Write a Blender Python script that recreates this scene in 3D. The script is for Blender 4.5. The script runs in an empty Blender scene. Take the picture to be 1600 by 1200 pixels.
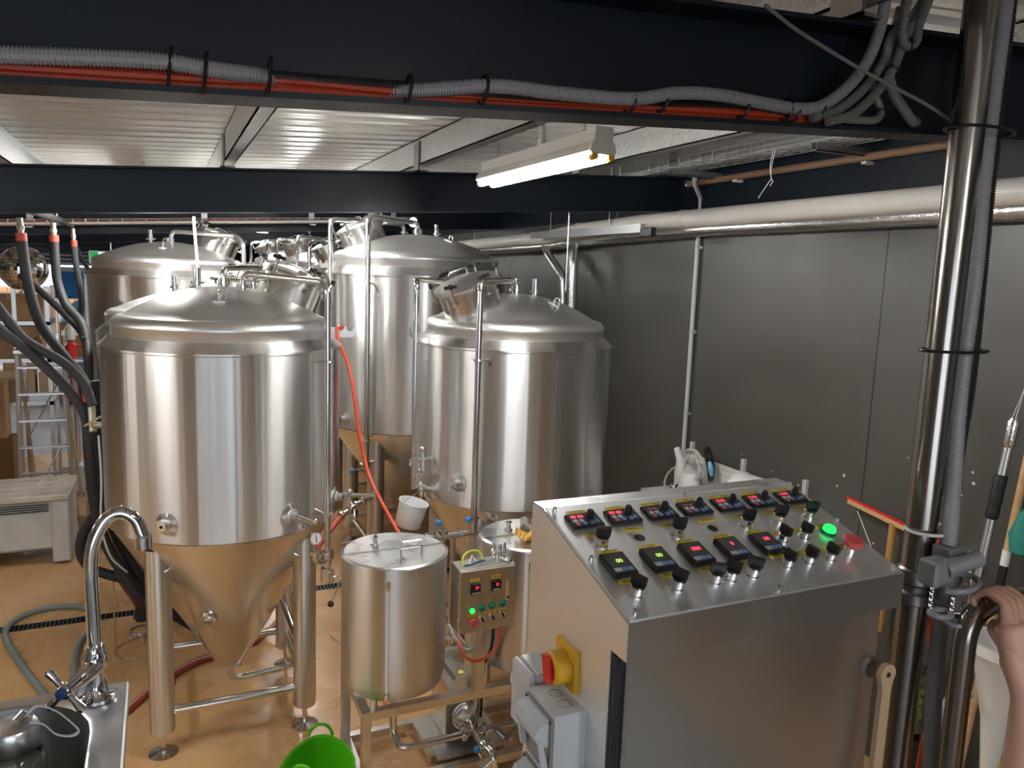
import bpy, math, random
from mathutils import Vector, Matrix
random.seed(7)
scene = bpy.context.scene
col = scene.collection
PI = math.pi

# ------------------------------------------------------------------ camera
cam_d = bpy.data.cameras.new('camera'); cam = bpy.data.objects.new('camera', cam_d); col.objects.link(cam)
cam_d.sensor_width = 36.0; cam_d.lens = 27.0; cam_d.clip_start = 0.05; cam_d.clip_end = 200
cam.matrix_world = Matrix(((0.91032, 0.02609, -0.41308, 0.0), (-0.41237, 0.14305, -0.89971, 0.0),
                           (0.03562, 0.98937, 0.14099, 2.5), (0, 0, 0, 1)))
scene.camera = cam
# ------------------------------------------------------------------ world, exposure
world = bpy.data.worlds.new('overcast_sky'); scene.world = world; world.use_nodes = True
wn = world.node_tree.nodes; bg = wn['Background']
bg.inputs['Color'].default_value = (0.80, 0.90, 1.0, 1); bg.inputs['Strength'].default_value = 3.2
scene.view_settings.view_transform = 'Standard'; scene.view_settings.look = 'None'
scene.view_settings.gamma = 1.0; scene.view_settings.use_curve_mapping = False
scene.view_settings.exposure = 0.30
TUBE_STRENGTH = 110.0
scene.cycles.max_bounces = 8; scene.cycles.diffuse_bounces = 3; scene.cycles.glossy_bounces = 5; scene.cycles.transmission_bounces = 8

# ------------------------------------------------------------------ materials
M = {}
def mat(name, color, rough=0.5, metal=0.0, **kw):
    m = bpy.data.materials.new(name); m.use_nodes = True
    nt = m.node_tree; b = nt.nodes['Principled BSDF']
    b.inputs['Base Color'].default_value = (*color, 1); b.inputs['Roughness'].default_value = rough
    b.inputs['Metallic'].default_value = metal
    if 'emit' in kw:
        b.inputs['Emission Color'].default_value = (*kw['emit'], 1); b.inputs['Emission Strength'].default_value = kw.get('power', 1.0)
    if 'trans' in kw: b.inputs['Transmission Weight'].default_value = kw['trans']
    if 'alpha' in kw: b.inputs['Alpha'].default_value = kw['alpha']
    if 'spec' in kw: b.inputs['Specular IOR Level'].default_value = kw['spec']
    if 'coat' in kw: b.inputs['Coat Weight'].default_value = kw['coat']
    if 'ss' in kw: b.inputs['Subsurface Weight'].default_value = kw['ss']; b.inputs['Subsurface Scale'].default_value = 0.01
    M[name] = m
    return m
def N(m, kind, **kw):
    n = m.node_tree.nodes.new(kind)
    for k, v in kw.items():
        if k.startswith('i_'): n.inputs[k[2:].replace('_', ' ')].default_value = v
        else: setattr(n, k, v)
    return n
def L(m, a, ao, b, bi): m.node_tree.links.new(a.outputs[ao], b.inputs[bi])
def P(m): return m.node_tree.nodes['Principled BSDF']
def coords(m, scale=(1, 1, 1), out='Object'):
    tc = N(m, 'ShaderNodeTexCoord'); mp = N(m, 'ShaderNodeMapping'); mp.inputs['Scale'].default_value = scale
    L(m, tc, out, mp, 'Vector'); return mp
def ramp(m, src, out, stops):
    r = N(m, 'ShaderNodeValToRGB'); e = r.color_ramp.elements
    while len(e) < len(stops): e.new(0.5)
    for i, (p, c) in enumerate(stops):
        e[i].position = p; e[i].color = (*c, 1) if len(c) == 3 else c
    L(m, src, out, r, 'Fac'); return r
def noise_color(m, scale, c0, c1, detail=4.0, lo=.35, hi=.65, sc=(1, 1, 1), out='Object'):
    mp = coords(m, sc, out); n = N(m, 'ShaderNodeTexNoise'); n.inputs['Scale'].default_value = scale; n.inputs['Detail'].default_value = detail
    L(m, mp, 'Vector', n, 'Vector'); r = ramp(m, n, 'Fac', [(lo, c0), (hi, c1)]); L(m, r, 'Color', P(m), 'Base Color'); return n, r
def noise_rough(m, scale, r0, r1, sc=(1, 1, 1), detail=3.0):
    mp = coords(m, sc); n = N(m, 'ShaderNodeTexNoise'); n.inputs['Scale'].default_value = scale; n.inputs['Detail'].default_value = detail
    L(m, mp, 'Vector', n, 'Vector'); r = N(m, 'ShaderNodeMapRange'); r.inputs['From Min'].default_value = .3; r.inputs['From Max'].default_value = .7
    r.inputs['To Min'].default_value = r0; r.inputs['To Max'].default_value = r1
    L(m, n, 'Fac', r, 'Value'); L(m, r, 'Result', P(m), 'Roughness')
def bump(m, scale, strength, dist=0.01, sc=(1, 1, 1), detail=2.0, kind='ShaderNodeTexNoise'):
    mp = coords(m, sc); n = N(m, kind); n.inputs['Scale'].default_value = scale
    if kind == 'ShaderNodeTexNoise': n.inputs['Detail'].default_value = detail
    L(m, mp, 'Vector', n, 'Vector'); b = N(m, 'ShaderNodeBump'); b.inputs['Strength'].default_value = strength; b.inputs['Distance'].default_value = dist
    L(m, n, 'Fac' if kind == 'ShaderNodeTexNoise' else 'Distance', b, 'Height'); L(m, b, 'Normal', P(m), 'Normal')
def aniso(m, a):
    P(m).inputs['Anisotropic'].default_value = a; P(m).inputs['Anisotropic Rotation'].default_value = .25
    t = N(m, 'ShaderNodeTangent'); t.direction_type = 'RADIAL'; t.axis = 'Z'; L(m, t, 'Tangent', P(m), 'Tangent')

# brushed stainless of the tank jackets: brushed round the tank, gently wavy sheet
m = mat('tank_jacket', (.77, .765, .755), .34, 1.0); aniso(m, .95); bump(m, 5.5, .34, .025, (1, 1, .012), 3.0)
m = mat('tank_dome', (.80, .80, .795), .38, 1.0)
m = mat('tank_cone', (.72, .70, .67), .24, 1.0); aniso(m, .3); bump(m, 2.2, .12, .03, (1, 1, .3), 2.0)
m = mat('steel_leg', (.70, .69, .67), .36, 1.0); aniso(m, .9)
m = mat('steel_pipe', (.78, .77, .75), .16, 1.0)
m = mat('steel_frame', (.68, .66, .63), .32, 1.0); noise_rough(m, 6, .26, .40)
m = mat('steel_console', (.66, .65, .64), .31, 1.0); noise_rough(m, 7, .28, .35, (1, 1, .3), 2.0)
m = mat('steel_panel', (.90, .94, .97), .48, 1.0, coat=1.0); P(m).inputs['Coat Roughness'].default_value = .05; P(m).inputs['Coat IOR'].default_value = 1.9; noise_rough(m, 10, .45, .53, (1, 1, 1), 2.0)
m = mat('steel_side', (.84, .83, .81), .48, 1.0); noise_rough(m, 5, .44, .52, (1, 1, .4), 2.0)
m = mat('steel_box', (.58, .55, .50), .34, 1.0); noise_rough(m, 8, .26, .42)
m = mat('steel_sink', (.70, .71, .73), .34, 1.0); noise_rough(m, 30, .30, .40, (1, 1, 1), 2.0)
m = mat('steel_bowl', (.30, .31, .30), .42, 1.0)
m = mat('steel_lid', (.76, .77, .77), .28, 1.0); noise_rough(m, 7, .24, .36, (1, 1, 1), 2.0)
m = mat('chrome', (.86, .86, .87), .06, 1.0)
m = mat('steel_pole', (.36, .33, .30), .20, 1.0)
m = mat('steel_dark', (.30, .29, .28), .35, 1.0)
m = mat('galvanised', (.55, .55, .54), .38, .85)
mp = coords(m); v = N(m, 'ShaderNodeTexVoronoi'); v.inputs['Scale'].default_value = 110; L(m, mp, 'Vector', v, 'Vector')
r = ramp(m, v, 'Color', [(.1, (.42, .42, .42)), (.9, (.60, .60, .59))]); L(m, r, 'Color', P(m), 'Base Color')
m = mat('galv_plain', (.55, .56, .57), .35, .9)
m = mat('roof_zinc', (.74, .73, .70), .34, .45); noise_rough(m, 3, .28, .42, (.3, 3, 1))
m = mat('navy_paint', (.007, .0115, .019), .46, spec=.28); noise_rough(m, 6, .38, .5)
m = mat('navy_underside', (.30, .29, .28), .5)
m = mat('wall_panel', (.068, .064, .057), .42); noise_color(m, 1.3, (.062, .058, .052), (.074, .070, .063)); noise_rough(m, 2.0, .34, .46)
m = mat('seam_dark', (.03, .03, .03), .7)
m = mat('wall_dark', (.03, .03, .032), .6)
m = mat('wall_pale', (.62, .60, .56), .6); noise_color(m, .8, (.55, .53, .49), (.68, .66, .62))
m = mat('epoxy_floor', (.5, .27, .1), .28)
n1, r1 = noise_color(m, 1.6, (.52, .285, .110), (.66, .42, .21), 6.0, .3, .72)
noise_rough(m, 2.5, .16, .42, (1, 1, 1), 5.0); bump(m, 22, .10, .004)
m = mat('concrete', (.30, .31, .33), .45); noise_color(m, 1.1, (.22, .23, .25), (.38, .39, .41), 6.0); noise_rough(m, 2, .3, .55)
m = mat('wall_brown', (.20, .17, .14), .6)
m = mat('platform_plate', (.28, .28, .28), .5, .3)
m = mat('grate', (.10, .11, .12), .4, .8)
m = mat('orange_cable', (.46, .05, .016), .45)
m = mat('orange_hose', (.80, .11, .05), .35)
m = mat('red_hose', (.42, .05, .03), .4); noise_color(m, 40, (.36, .04, .025), (.50, .09, .06))
m = mat('pale_stripe', (.65, .58, .55), .5)
m = mat('grey_hose', (.21, .25, .25), .55)
m = mat('grey_conduit', (.30, .29, .30), .42)
m = mat('grey_conduit_dark', (.17, .165, .15), .45)
m = mat('black_plastic', (.012, .012, .013), .35)
m = mat('black_rubber', (.013, .0135, .015), .6)
m = mat('foam_lagging', (.030, .032, .035), .75)
m = mat('grey_plastic', (.52, .54, .56), .38)
m = mat('grey_plastic_dark', (.22, .23, .24), .4)
m = mat('bin_plastic', (.50, .50, .49), .5); noise_color(m, 3, (.42, .42, .41), (.55, .55, .54))
m = mat('bin_lid', (.52, .48, .41), .5); noise_color(m, 4, (.42, .38, .31), (.58, .54, .47))
m = mat('white_plastic', (.78, .77, .74), .35)
m = mat('white_paint', (.72, .71, .68), .35)
m = mat('pvc_pipe', (.74, .70, .65), .35); noise_color(m, 3, (.70, .66, .61), (.78, .74, .69))
m = mat('foil', (.72, .72, .71), .22, .95); bump(m, 60, .6, .004)
m = mat('milky_plastic', (.84, .85, .86), .35)
m = mat('clear_hose', (.80, .80, .76), .25, trans=.3)
m = mat('glass', (.85, .90, .86), .02, trans=1.0)
m = mat('green_tub', (.10, .55, .012), .38)
m = mat('yellow', (.92, .72, .06), .5)
m = mat('yellow_dark', (.70, .38, .02), .45)
m = mat('lime_yellow', (.62, .80, .05), .4)
m = mat('ink', (.02, .02, .02), .6)
m = mat('red_plastic', (.60, .02, .02), .35)
m = mat('estop_red', (.62, .09, .09), .4)
m = mat('blue_ball', (.03, .20, .55), .3)
m = mat('blue_badge', (.02, .06, .20), .3)
m = mat('green_lens_on', (.01, .45, .09), .15, emit=(.02, .8, .12), power=1.2)
m = mat('green_lens_off', (.01, .22, .14), .15)
m = mat('led_red', (.5, .02, .05), .4, emit=(1.0, .04, .10), power=2.0)
m = mat('led_green', (.3, .6, .1), .4, emit=(.45, .9, .12), power=1.6)
m = mat('display_grey', (.07, .075, .075), .25)
m = mat('button_blue', (.16, .27, .55), .4)
m = mat('button_pale', (.42, .52, .52), .4)
m = mat('button_red', (.55, .12, .16), .4)
m = mat('tube_light', (1, 1, 1), .4, emit=(1.0, .985, .95), power=TUBE_STRENGTH)
m = mat('lamp_disc', (1, 1, 1), .4, emit=(1.0, .80, .95), power=8.0)
m = mat('exit_face', (.75, .80, .76), .4, emit=(.8, 1, .9), power=.5)
m = mat('exit_green', (.01, .30, .08), .4, emit=(.02, .45, .12), power=.5)
m = mat('cardboard', (.36, .21, .10), .8); noise_color(m, 4, (.31, .18, .085), (.41, .25, .13))
m = mat('cardboard_pale', (.46, .32, .19), .8)
m = mat('cardboard_dark', (.16, .085, .03), .8)
m = mat('brick_orange', (.62, .30, .14), .8)
m = mat('mortar', (.5, .45, .40), .9)
m = mat('banner_blue', (.02, .17, .55), .5); noise_color(m, 5, (.01, .12, .48), (.06, .32, .70), 5, .35, .65, (1, 1, 5))
m = mat('pale_blue', (.22, .62, .80), .5)
m = mat('timber', (.55, .33, .15), .6); noise_color(m, 5, (.48, .28, .12), (.60, .38, .19), 3, .3, .7, (1, 1, 6))
m = mat('timber_brown', (.42, .22, .06), .6)
m = mat('aluminium', (.62, .63, .64), .36, 1.0)
m = mat('mirror_tile', (.88, .88, .88), .05, 1.0)
m = mat('leather', (.62, .33, .06), .7); noise_color(m, 20, (.50, .24, .04), (.70, .40, .10))
m = mat('leather_grey', (.22, .20, .17), .8)
m = mat('skin', (.62, .36, .27), .5, ss=.15)
m = mat('nail', (.70, .45, .38), .35)
m = mat('dark_wine', (.09, .02, .025), .5); noise_color(m, 9, (.04, .01, .012), (.20, .04, .05))
m = mat('moss_green', (.05, .09, .03), .8); noise_color(m, 40, (.02, .03, .01), (.14, .20, .06))
m = mat('teal', (.02, .22, .18), .6)
m = mat('sky_blue_plastic', (.18, .48, .78), .4)
m = mat('red_band', (.50, .06, .04), .5)
m = mat('brass', (.38, .34, .27), .45, .8)
m = mat('navy_blue', (.03, .07, .20), .5)
m = mat('brown_panel', (.22, .13, .08), .6)

# ------------------------------------------------------------------ mesh helpers
ORG = {}
def frame_of(d):
    d = Vector(d).normalized(); a = Vector((0, 0, 1)) if abs(d.z) < .9 else Vector((1, 0, 0))
    u = d.cross(a).normalized(); v = d.cross(u).normalized(); return u, v, d
def fillet(pts, rad, seg=6):
    pts = [Vector(p) for p in pts]
    if len(pts) < 3: return pts
    out = [pts[0]]
    for i in range(1, len(pts) - 1):
        a, b, c = pts[i - 1], pts[i], pts[i + 1]
        da, dc = (a - b), (c - b); la, lc = da.length, dc.length
        if la < 1e-6 or lc < 1e-6: continue
        da /= la; dc /= lc; cosv = max(-1, min(1, da.dot(dc)))
        half = math.acos(cosv) / 2
        if half > 1.5: out.append(b); continue
        t = min(rad / math.tan(max(half, .05)), la * .49, lc * .49)
        p0, p1 = b + da * t, b + dc * t
        for k in range(seg + 1):
            s = k / seg; out.append(p0 * (1 - s) ** 2 + b * 2 * s * (1 - s) + p1 * s * s)
    out.append(pts[-1]); return out
def spline(pts, seg=8):
    pts = [Vector(p) for p in pts]; n = len(pts)
    if n < 3: return pts
    ext = [pts[0] * 2 - pts[1]] + pts + [pts[-1] * 2 - pts[-2]]
    out = []
    for i in range(n - 1):
        p0, p1, p2, p3 = ext[i:i + 4]
        for k in range(seg):
            t = k / seg; t2, t3 = t * t, t * t * t
            out.append(.5 * ((2 * p1) + (p2 - p0) * t + (2 * p0 - 5 * p1 + 4 * p2 - p3) * t2 + (3 * p1 - p0 - 3 * p2 + p3) * t3))
    out.append(pts[-1]); return out
class MB:
    def __init__(s): s.v = []; s.f = []
    def add(s, vs, fs):
        o = len(s.v); s.v += [tuple(p) for p in vs]; s.f += [tuple(i + o for i in f) for f in fs]; return s
    def box(s, x0, x1, y0, y1, z0, z1):
        return s.add([(x0, y0, z0), (x1, y0, z0), (x1, y1, z0), (x0, y1, z0), (x0, y0, z1), (x1, y0, z1), (x1, y1, z1), (x0, y1, z1)],
                     [(0, 3, 2, 1), (4, 5, 6, 7), (0, 1, 5, 4), (1, 2, 6, 5), (2, 3, 7, 6), (3, 0, 4, 7)])
    def bev(s, x0, x1, y0, y1, z0, z1, b=.005):
        # box with chamfered edges
        vs = []; idx = {}
        for ix, x in ((0, x0), (1, x1)):
            for iy, y in ((0, y0), (1, y1)):
                for iz, z in ((0, z0), (1, z1)):
                    sx, sy, sz = (1 - 2 * ix) * b, (1 - 2 * iy) * b, (1 - 2 * iz) * b
                    for a in range(3):
                        idx[(ix, iy, iz, a)] = len(vs)
                        vs.append((x + (0 if a == 0 else sx), y + (0 if a == 1 else sy), z + (0 if a == 2 else sz)))
        fs = []
        for i in (0, 1):
            q = [(i, 0, 0), (i, 1, 0), (i, 1, 1), (i, 0, 1)]; fs.append([idx[(*k, 0)] for k in (q[::-1] if i == 0 else q)])
            q = [(0, i, 0), (1, i, 0), (1, i, 1), (0, i, 1)]; fs.append([idx[(*k, 1)] for k in (q if i == 0 else q[::-1])])
            q = [(0, 0, i), (1, 0, i), (1, 1, i), (0, 1, i)]; fs.append([idx[(*k, 2)] for k in (q[::-1] if i == 0 else q)])
        for a, b2 in ((0, 1), (0, 2), (1, 2)):
            c = 3 - a - b2
            for i in (0, 1):
                for j in (0, 1):
                    k0 = [0, 0, 0]; k0[a] = i; k0[b2] = j; k1 = list(k0); k1[c] = 1
                    fs.append([idx[(*k0, a)], idx[(*k1, a)], idx[(*k1, b2)], idx[(*k0, b2)]])
        for ix in (0, 1):
            for iy in (0, 1):
                for iz in (0, 1): fs.append([idx[(ix, iy, iz, a)] for a in range(3)])
        return s.add(vs, fs)
    def obox(s, c, ax, ay, az):
        # oriented box: centre c and three half-axis vectors
        c, ax, ay, az = Vector(c), Vector(ax), Vector(ay), Vector(az)
        vs = [c + ax * i + ay * j + az * k for k in (-1, 1) for j in (-1, 1) for i in (-1, 1)]
        return s.add(vs, [(0, 2, 3, 1), (4, 5, 7, 6), (0, 1, 5, 4), (1, 3, 7, 5), (3, 2, 6, 7), (2, 0, 4, 6)])
    def sweep(s, pts, rads, n=12, caps=True, closed=False):
        pts = [Vector(p) for p in pts]; k = len(pts)
        if not hasattr(rads, '__len__'): rads = [rads] * k
        T = []
        for i in range(k):
            a = pts[i - 1] if (i > 0 or closed) else pts[i]; b = pts[(i + 1) % k] if (i < k - 1 or closed) else pts[i]
            d = b - a; T.append(d.normalized() if d.length > 1e-9 else Vector((0, 0, 1)))
        u, _, _ = frame_of(T[0]); vs = []
        for i in range(k):
            t = T[i]; u = (u - t * u.dot(t)); u = u.normalized() if u.length > 1e-6 else frame_of(t)[0]; w = t.cross(u)
            for j in range(n):
                a = 2 * PI * j / n; vs.append(pts[i] + (u * math.cos(a) + w * math.sin(a)) * rads[i])
        fs = []
        for i in range(k if closed else k - 1):
            i2 = (i + 1) % k
            for j in range(n):
                j2 = (j + 1) % n; fs.append((i * n + j, i * n + j2, i2 * n + j2, i2 * n + j))
        if caps and not closed:
            fs.append(tuple(range(n - 1, -1, -1))); fs.append(tuple((k - 1) * n + j for j in range(n)))
        return s.add(vs, fs)
    def cyl(s, p0, p1, r0, r1=None, n=16, caps=True): return s.sweep([p0, p1], [r0, r0 if r1 is None else r1], n, caps)
    def pipe(s, pts, r, rad=.05, n=12, seg=6): return s.sweep(fillet(pts, rad, seg), r, n)
    def hose(s, pts, r, n=10, seg=8): return s.sweep(spline(pts, seg), r, n)
    def ribbed(s, pts, r, pitch=.008, depth=.12, n=10, seg=30):
        sp = spline(pts, seg); out = []; rr = []; acc = 0; nxt = 0; k = 0
        for i in range(1, len(sp)):
            d = (sp[i] - sp[i - 1]).length
            while nxt <= acc + d:
                out.append(sp[i - 1].lerp(sp[i], (nxt - acc) / d if d else 0)); rr.append(r if (k // 2) % 2 == 0 else r * (1 - depth)); k += 1
                nxt += pitch * (.1 if k % 2 == 0 else .4)
            acc += d
        return s.sweep(out, rr, n)
    def lathe(s, prof, c=(0, 0, 0), n=48, axis=(0, 0, 1), cap0=False, cap1=False):
        u, v, d = frame_of(axis) if tuple(axis) != (0, 0, 1) else (Vector((1, 0, 0)), Vector((0, 1, 0)), Vector((0, 0, 1)))
        c = Vector(c); vs = []; fs = []; k = len(prof)
        for (r, h) in prof:
            for j in range(n):
                a = 2 * PI * j / n; vs.append(c + (u * math.cos(a) + v * math.sin(a)) * max(r, 1e-4) + d * h)
        for i in range(k - 1):
            for j in range(n):
                j2 = (j + 1) % n; fs.append((i * n + j, i * n + j2, (i + 1) * n + j2, (i + 1) * n + j))
        if cap0: fs.append(tuple(range(n - 1, -1, -1)))
        if cap1: fs.append(tuple((k - 1) * n + j for j in range(n)))
        return s.add(vs, fs)
    def ball(s, c, r, n=14, m=8, sc=(1, 1, 1)):
        prof = [(r * math.sin(PI * i / m), -r * math.cos(PI * i / m)) for i in range(m + 1)]
        o = len(s.v); s.lathe(prof, (0, 0, 0), n)
        for i in range(o, len(s.v)):
            p = s.v[i]; s.v[i] = (c[0] + p[0] * sc[0], c[1] + p[1] * sc[1], c[2] + p[2] * sc[2])
        return s
    def torus(s, c, R, r, axis=(0, 0, 1), n=24, m=8, a0=0, a1=2 * PI):
        u, v, d = frame_of(axis); c = Vector(c); full = abs(a1 - a0 - 2 * PI) < 1e-6; k = n if full else n + 1
        pts = [c + (u * math.cos(a0 + (a1 - a0) * i / n) + v * math.sin(a0 + (a1 - a0) * i / n)) * R for i in range(k)]
        return s.sweep(pts, r, m, closed=full)
    def prism(s, poly, axis, t0, t1):
        # poly: 2d points; axis 0/1/2 is the extrusion axis, the other two in cyclic order
        def P3(a, b, t): return [(t, a, b), (b, t, a), (a, b, t)][axis]
        k = len(poly); vs = [P3(a, b, t0) for a, b in poly] + [P3(a, b, t1) for a, b in poly]
        fs = [tuple(range(k - 1, -1, -1)), tuple(range(k, 2 * k))] + [(i, (i + 1) % k, k + (i + 1) % k, k + i) for i in range(k)]
        return s.add(vs, fs)
    def xf(s, mtx, start=0):
        for i in range(start, len(s.v)): s.v[i] = tuple(mtx @ Vector(s.v[i]))
        return s
    def build(s, name, material, parent=None, smooth=35, label=None):
        o0 = Vector(ORG.get(parent.name, (0, 0, 0))) if parent else Vector((0, 0, 0))
        me = bpy.data.meshes.new(name); me.from_pydata([tuple(Vector(p) - o0) for p in s.v], [], s.f); me.update()
        if smooth:
            for p in me.polygons: p.use_smooth = True
            try: me.set_sharp_from_angle(angle=math.radians(smooth))
            except Exception: pass
        me.materials.append(M[material]); ob = bpy.data.objects.new(name, me); col.objects.link(ob)
        if parent: ob.parent = parent; ORG[ob.name] = tuple(o0)
        if label: ob['label'] = label
        return ob
def tag(o, label=None, cat=None, group=None, kind=None):
    if label: o['label'] = label
    if cat: o['category'] = cat
    if group: o['group'] = group
    if kind: o['kind'] = kind
    return o
def thing(name, label, cat, loc=(0, 0, 0), group=None, kind=None):
    o = bpy.data.objects.new(name, None); col.objects.link(o); o.location = loc; o.empty_display_size = .05
    ORG[o.name] = tuple(loc); return tag(o, label, cat, group, kind)
def struct(name, mb, material, label=None, parent=None, smooth=35):
    o = mb.build(name, material, parent, smooth)
    if parent is None: tag(o, label, None, None, 'structure')
    return o
def copy_tree(o, parent=None):
    c = o.copy(); col.objects.link(c); c.parent = parent; ORG[c.name] = ORG.get(o.name, (0, 0, 0))
    for ch in list(o.children): copy_tree(ch, c)
    return c
def lettering(text, size, origin, ux, uy, material, parent, name='lettering', lift=.0006, align='CENTER'):
    cu = bpy.data.curves.new(name, 'FONT'); cu.body = text; cu.size = size; cu.align_x = align; cu.align_y = 'CENTER'
    tmp = bpy.data.objects.new('tmp_text', cu); me = bpy.data.meshes.new_from_object(tmp)
    bpy.data.objects.remove(tmp); bpy.data.curves.remove(cu)
    ux, uy = Vector(ux).normalized(), Vector(uy).normalized(); nz = ux.cross(uy); o0 = Vector(ORG.get(parent.name, (0, 0, 0)))
    for v in me.vertices:
        v.co = Vector(origin) + ux * v.co.x + uy * v.co.y + nz * lift - o0
    me.materials.clear(); me.materials.append(M[material]); me.name = name
    ob = bpy.data.objects.new(name, me); col.objects.link(ob); ob.parent = parent; ORG[ob.name] = tuple(o0); return ob
def sub(a, b): return tuple(Vector(a) - Vector(b))
# ================================================================== the building
SL = .0667                                    # roof pitch
def zb(x): return 2.756 + SL * x              # underside of the rafters
def zd(x): return 3.181 + SL * x              # underside of the roof sheets
XW = 3.4
# floor
f = MB().box(-7, XW, -6, 5.80, -.12, 0).box(-7, XW, 5.90, 11.2, -.12, 0)
struct('floor', f, 'epoxy_floor', 'ochre epoxy floor, wet and patchy, under the tanks')
struct('floor_slab', MB().box(-7, XW, 11.2, 32, -.12, -.002), 'concrete', 'grey concrete floor at the far end of the hall')
dr = struct('drain_channel', MB().box(-7, XW, 5.80, 5.90, -.12, -.05), 'seam_dark', 'dark steel drain channel crossing the ochre floor')
g = MB(); g.box(-7, XW, 5.80, 5.808, -.03, .001).box(-7, XW, 5.892, 5.90, -.03, .001)
x = -2.4
while x < 2.6: g.box(x, x + .012, 5.808, 5.892, -.025, -.001); x += .026
g.build('drain_grate', 'grate', dr)
struct('platform', MB().box(-1.4, 1.78, -2.5, 1.46, .84, .9).box(-1.35, -1.25, 1.3, 1.4, 0, .84).box(1.6, 1.7, 1.3, 1.4, 0, .84).box(-1.35, -1.25, -2.4, -2.3, 0, .84).box(1.6, 1.7, -2.4, -2.3, 0, .84),
       'platform_plate', 'raised steel platform the console and sink stand on')
# right wall: long sheets with narrow joints
wr = struct('wall_right', MB().box(XW + .012, XW + .12, -6, 26, 0, 3.45), 'seam_dark', 'dark grey panelled wall on the right')
ys = [-6, -3.2, -.2, 2.851, 5.93, 8.98, 12.0, 15.0, 18.0, 21.0, 26.0]
for a, b in zip(ys, ys[1:]): MB().box(XW, XW + .012, a + .002, b - .002, 0, 3.45).build('wall_sheet', 'wall_panel', wr, 0)
struct('trim_1', MB().box(XW - .03, XW - .002, -6, 26, 2.98, 3.42), 'navy_paint', 'dark painted eaves band along the top of the right wall')
# wall marks: filler spots and drips
mk = MB()
for (y, z, r) in ((2.98, 1.47, .009), (3.02, 1.40, .006), (2.25, 1.62, .008), (2.26, 1.67, .006), (2.3, 1.55, .004), (2.6, 1.66, .004), (2.75, 1.16, .005), (3.52, 1.36, .004), (3.3, 1.33, .006), (3.8, 1.40, .004)):
    mk.cyl((XW, y, z), (XW - .0015, y, z), r, r, 10)
mk.build('filler_spot', 'white_paint', wr)
# roof: rafters, purlins, sheets
def rafter(yc, i):
    d, t, tw = .235, .010, .008; ya, yb_ = yc - .012, yc + .075       # channel section, toes towards the camera
    prof = [(ya, 0), (yb_, 0), (yb_, d), (ya, d), (ya, d - t), (yb_ - tw, d - t), (yb_ - tw, t), (ya, t)]
    mb = MB().prism(prof, 0, -7, XW - .02)
    mb.v = [(x, y, z + zb(x)) for x, y, z in mb.v]
    return struct('steel_beam', mb, 'navy_paint', ['dark navy steel roof beam behind the camera', 'big dark navy steel beam close overhead carrying orange cables',
                  'dark navy steel beam spanning above the front tanks', 'dark navy steel beam behind the tall tanks', 'far dark navy steel beam deep in the hall', 'last dark navy steel beams before the roller door', 'furthest dark navy steel beam at the hall end'][i], None, 30)
RY = [-1.84, 1.345, 4.525, 7.705, 10.9, 14.1, 19.0]
RAFT = [rafter(y, i) for i, y in enumerate(RY)]
PX = [-6.2, -5.1, -4.0, -2.92, -1.84, -.755, .33, 1.41, 2.49, 3.25]
for i, x in enumerate(PX):
    z0 = zb(x) + .275; c = MB()
    h, wd, t = .15, .062, .006
    for y0, y1 in ((-6, 26),):
        c.box(x, x + t, y0, y1, z0, z0 + h).box(x, x + wd, y0, y1, z0, z0 + t).box(x, x + wd, y0, y1, z0 + h - t, z0 + h).box(x + wd - t, x + wd, y0, y1, z0, z0 + .018)
    o = struct('roof_purlin', c, 'galvanised', None, None, 0)
    tag(o, 'galvanised roof purlin running the length of the hall, ' + ['far left, out of view', 'second from far left', 'third from the left side', 'over the left aisle', 'left of the shelving',
        'at the left edge of the ceiling', 'left one crossing the ceiling above the front tank', 'with the pendant lamp conduit fixed to it', 'right of the strip light', 'beside the wire cable tray'][i])
for i, yc in enumerate(RY[:4]):
    for x in PX[4:]:
        z0 = zb(x) + .235
        MB().box(x - .012, x - .004, yc - .045, yc + .045, z0, z0 + .17).box(x - .012, x + .05, yc - .045, yc + .045, z0, z0 + .008).build('purlin_cleat', 'steel_dark', RAFT[i], 0)
# corrugated sheets, one mesh shared
sh = MB(); prof = []
for k in range(4):
    y = k * .19
    prof += [(y, 0), (y + .045, 0), (y + .05, .004), (y + .06, .004), (y + .065, 0), (y + .105, 0), (y + .122, .038), (y + .163, .038), (y + .180, 0)]
prof.append((.765, 0))
vs = []; fs = []
for (y, z) in prof: vs += [(-7.1, y, z + zd(-7.1)), (XW + .2, y, z + zd(XW + .2))]
for i in range(len(prof) - 1): fs.append((2 * i, 2 * i + 1, 2 * i + 3, 2 * i + 2))
ceil = struct('ceiling', MB().box(-7.1, XW + .2, -6, 26, 0, .01), 'galv_plain', 'corrugated zinc roof over the brewery'); 
ceil.data.vertices.foreach_set('co', [c for v in ceil.data.vertices for c in (v.co.x, v.co.y, zd(v.co.x) + .07 + v.co.z)]); ceil.data.update()
sh.add(vs, fs); first = sh.build('roof_sheet', 'roof_zinc', ceil, 25)
y = -6.0; first.location.y = y
while y < 25.3:
    y += .762; c = first.copy(); col.objects.link(c); c.parent = ceil; c.location.y = y
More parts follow.
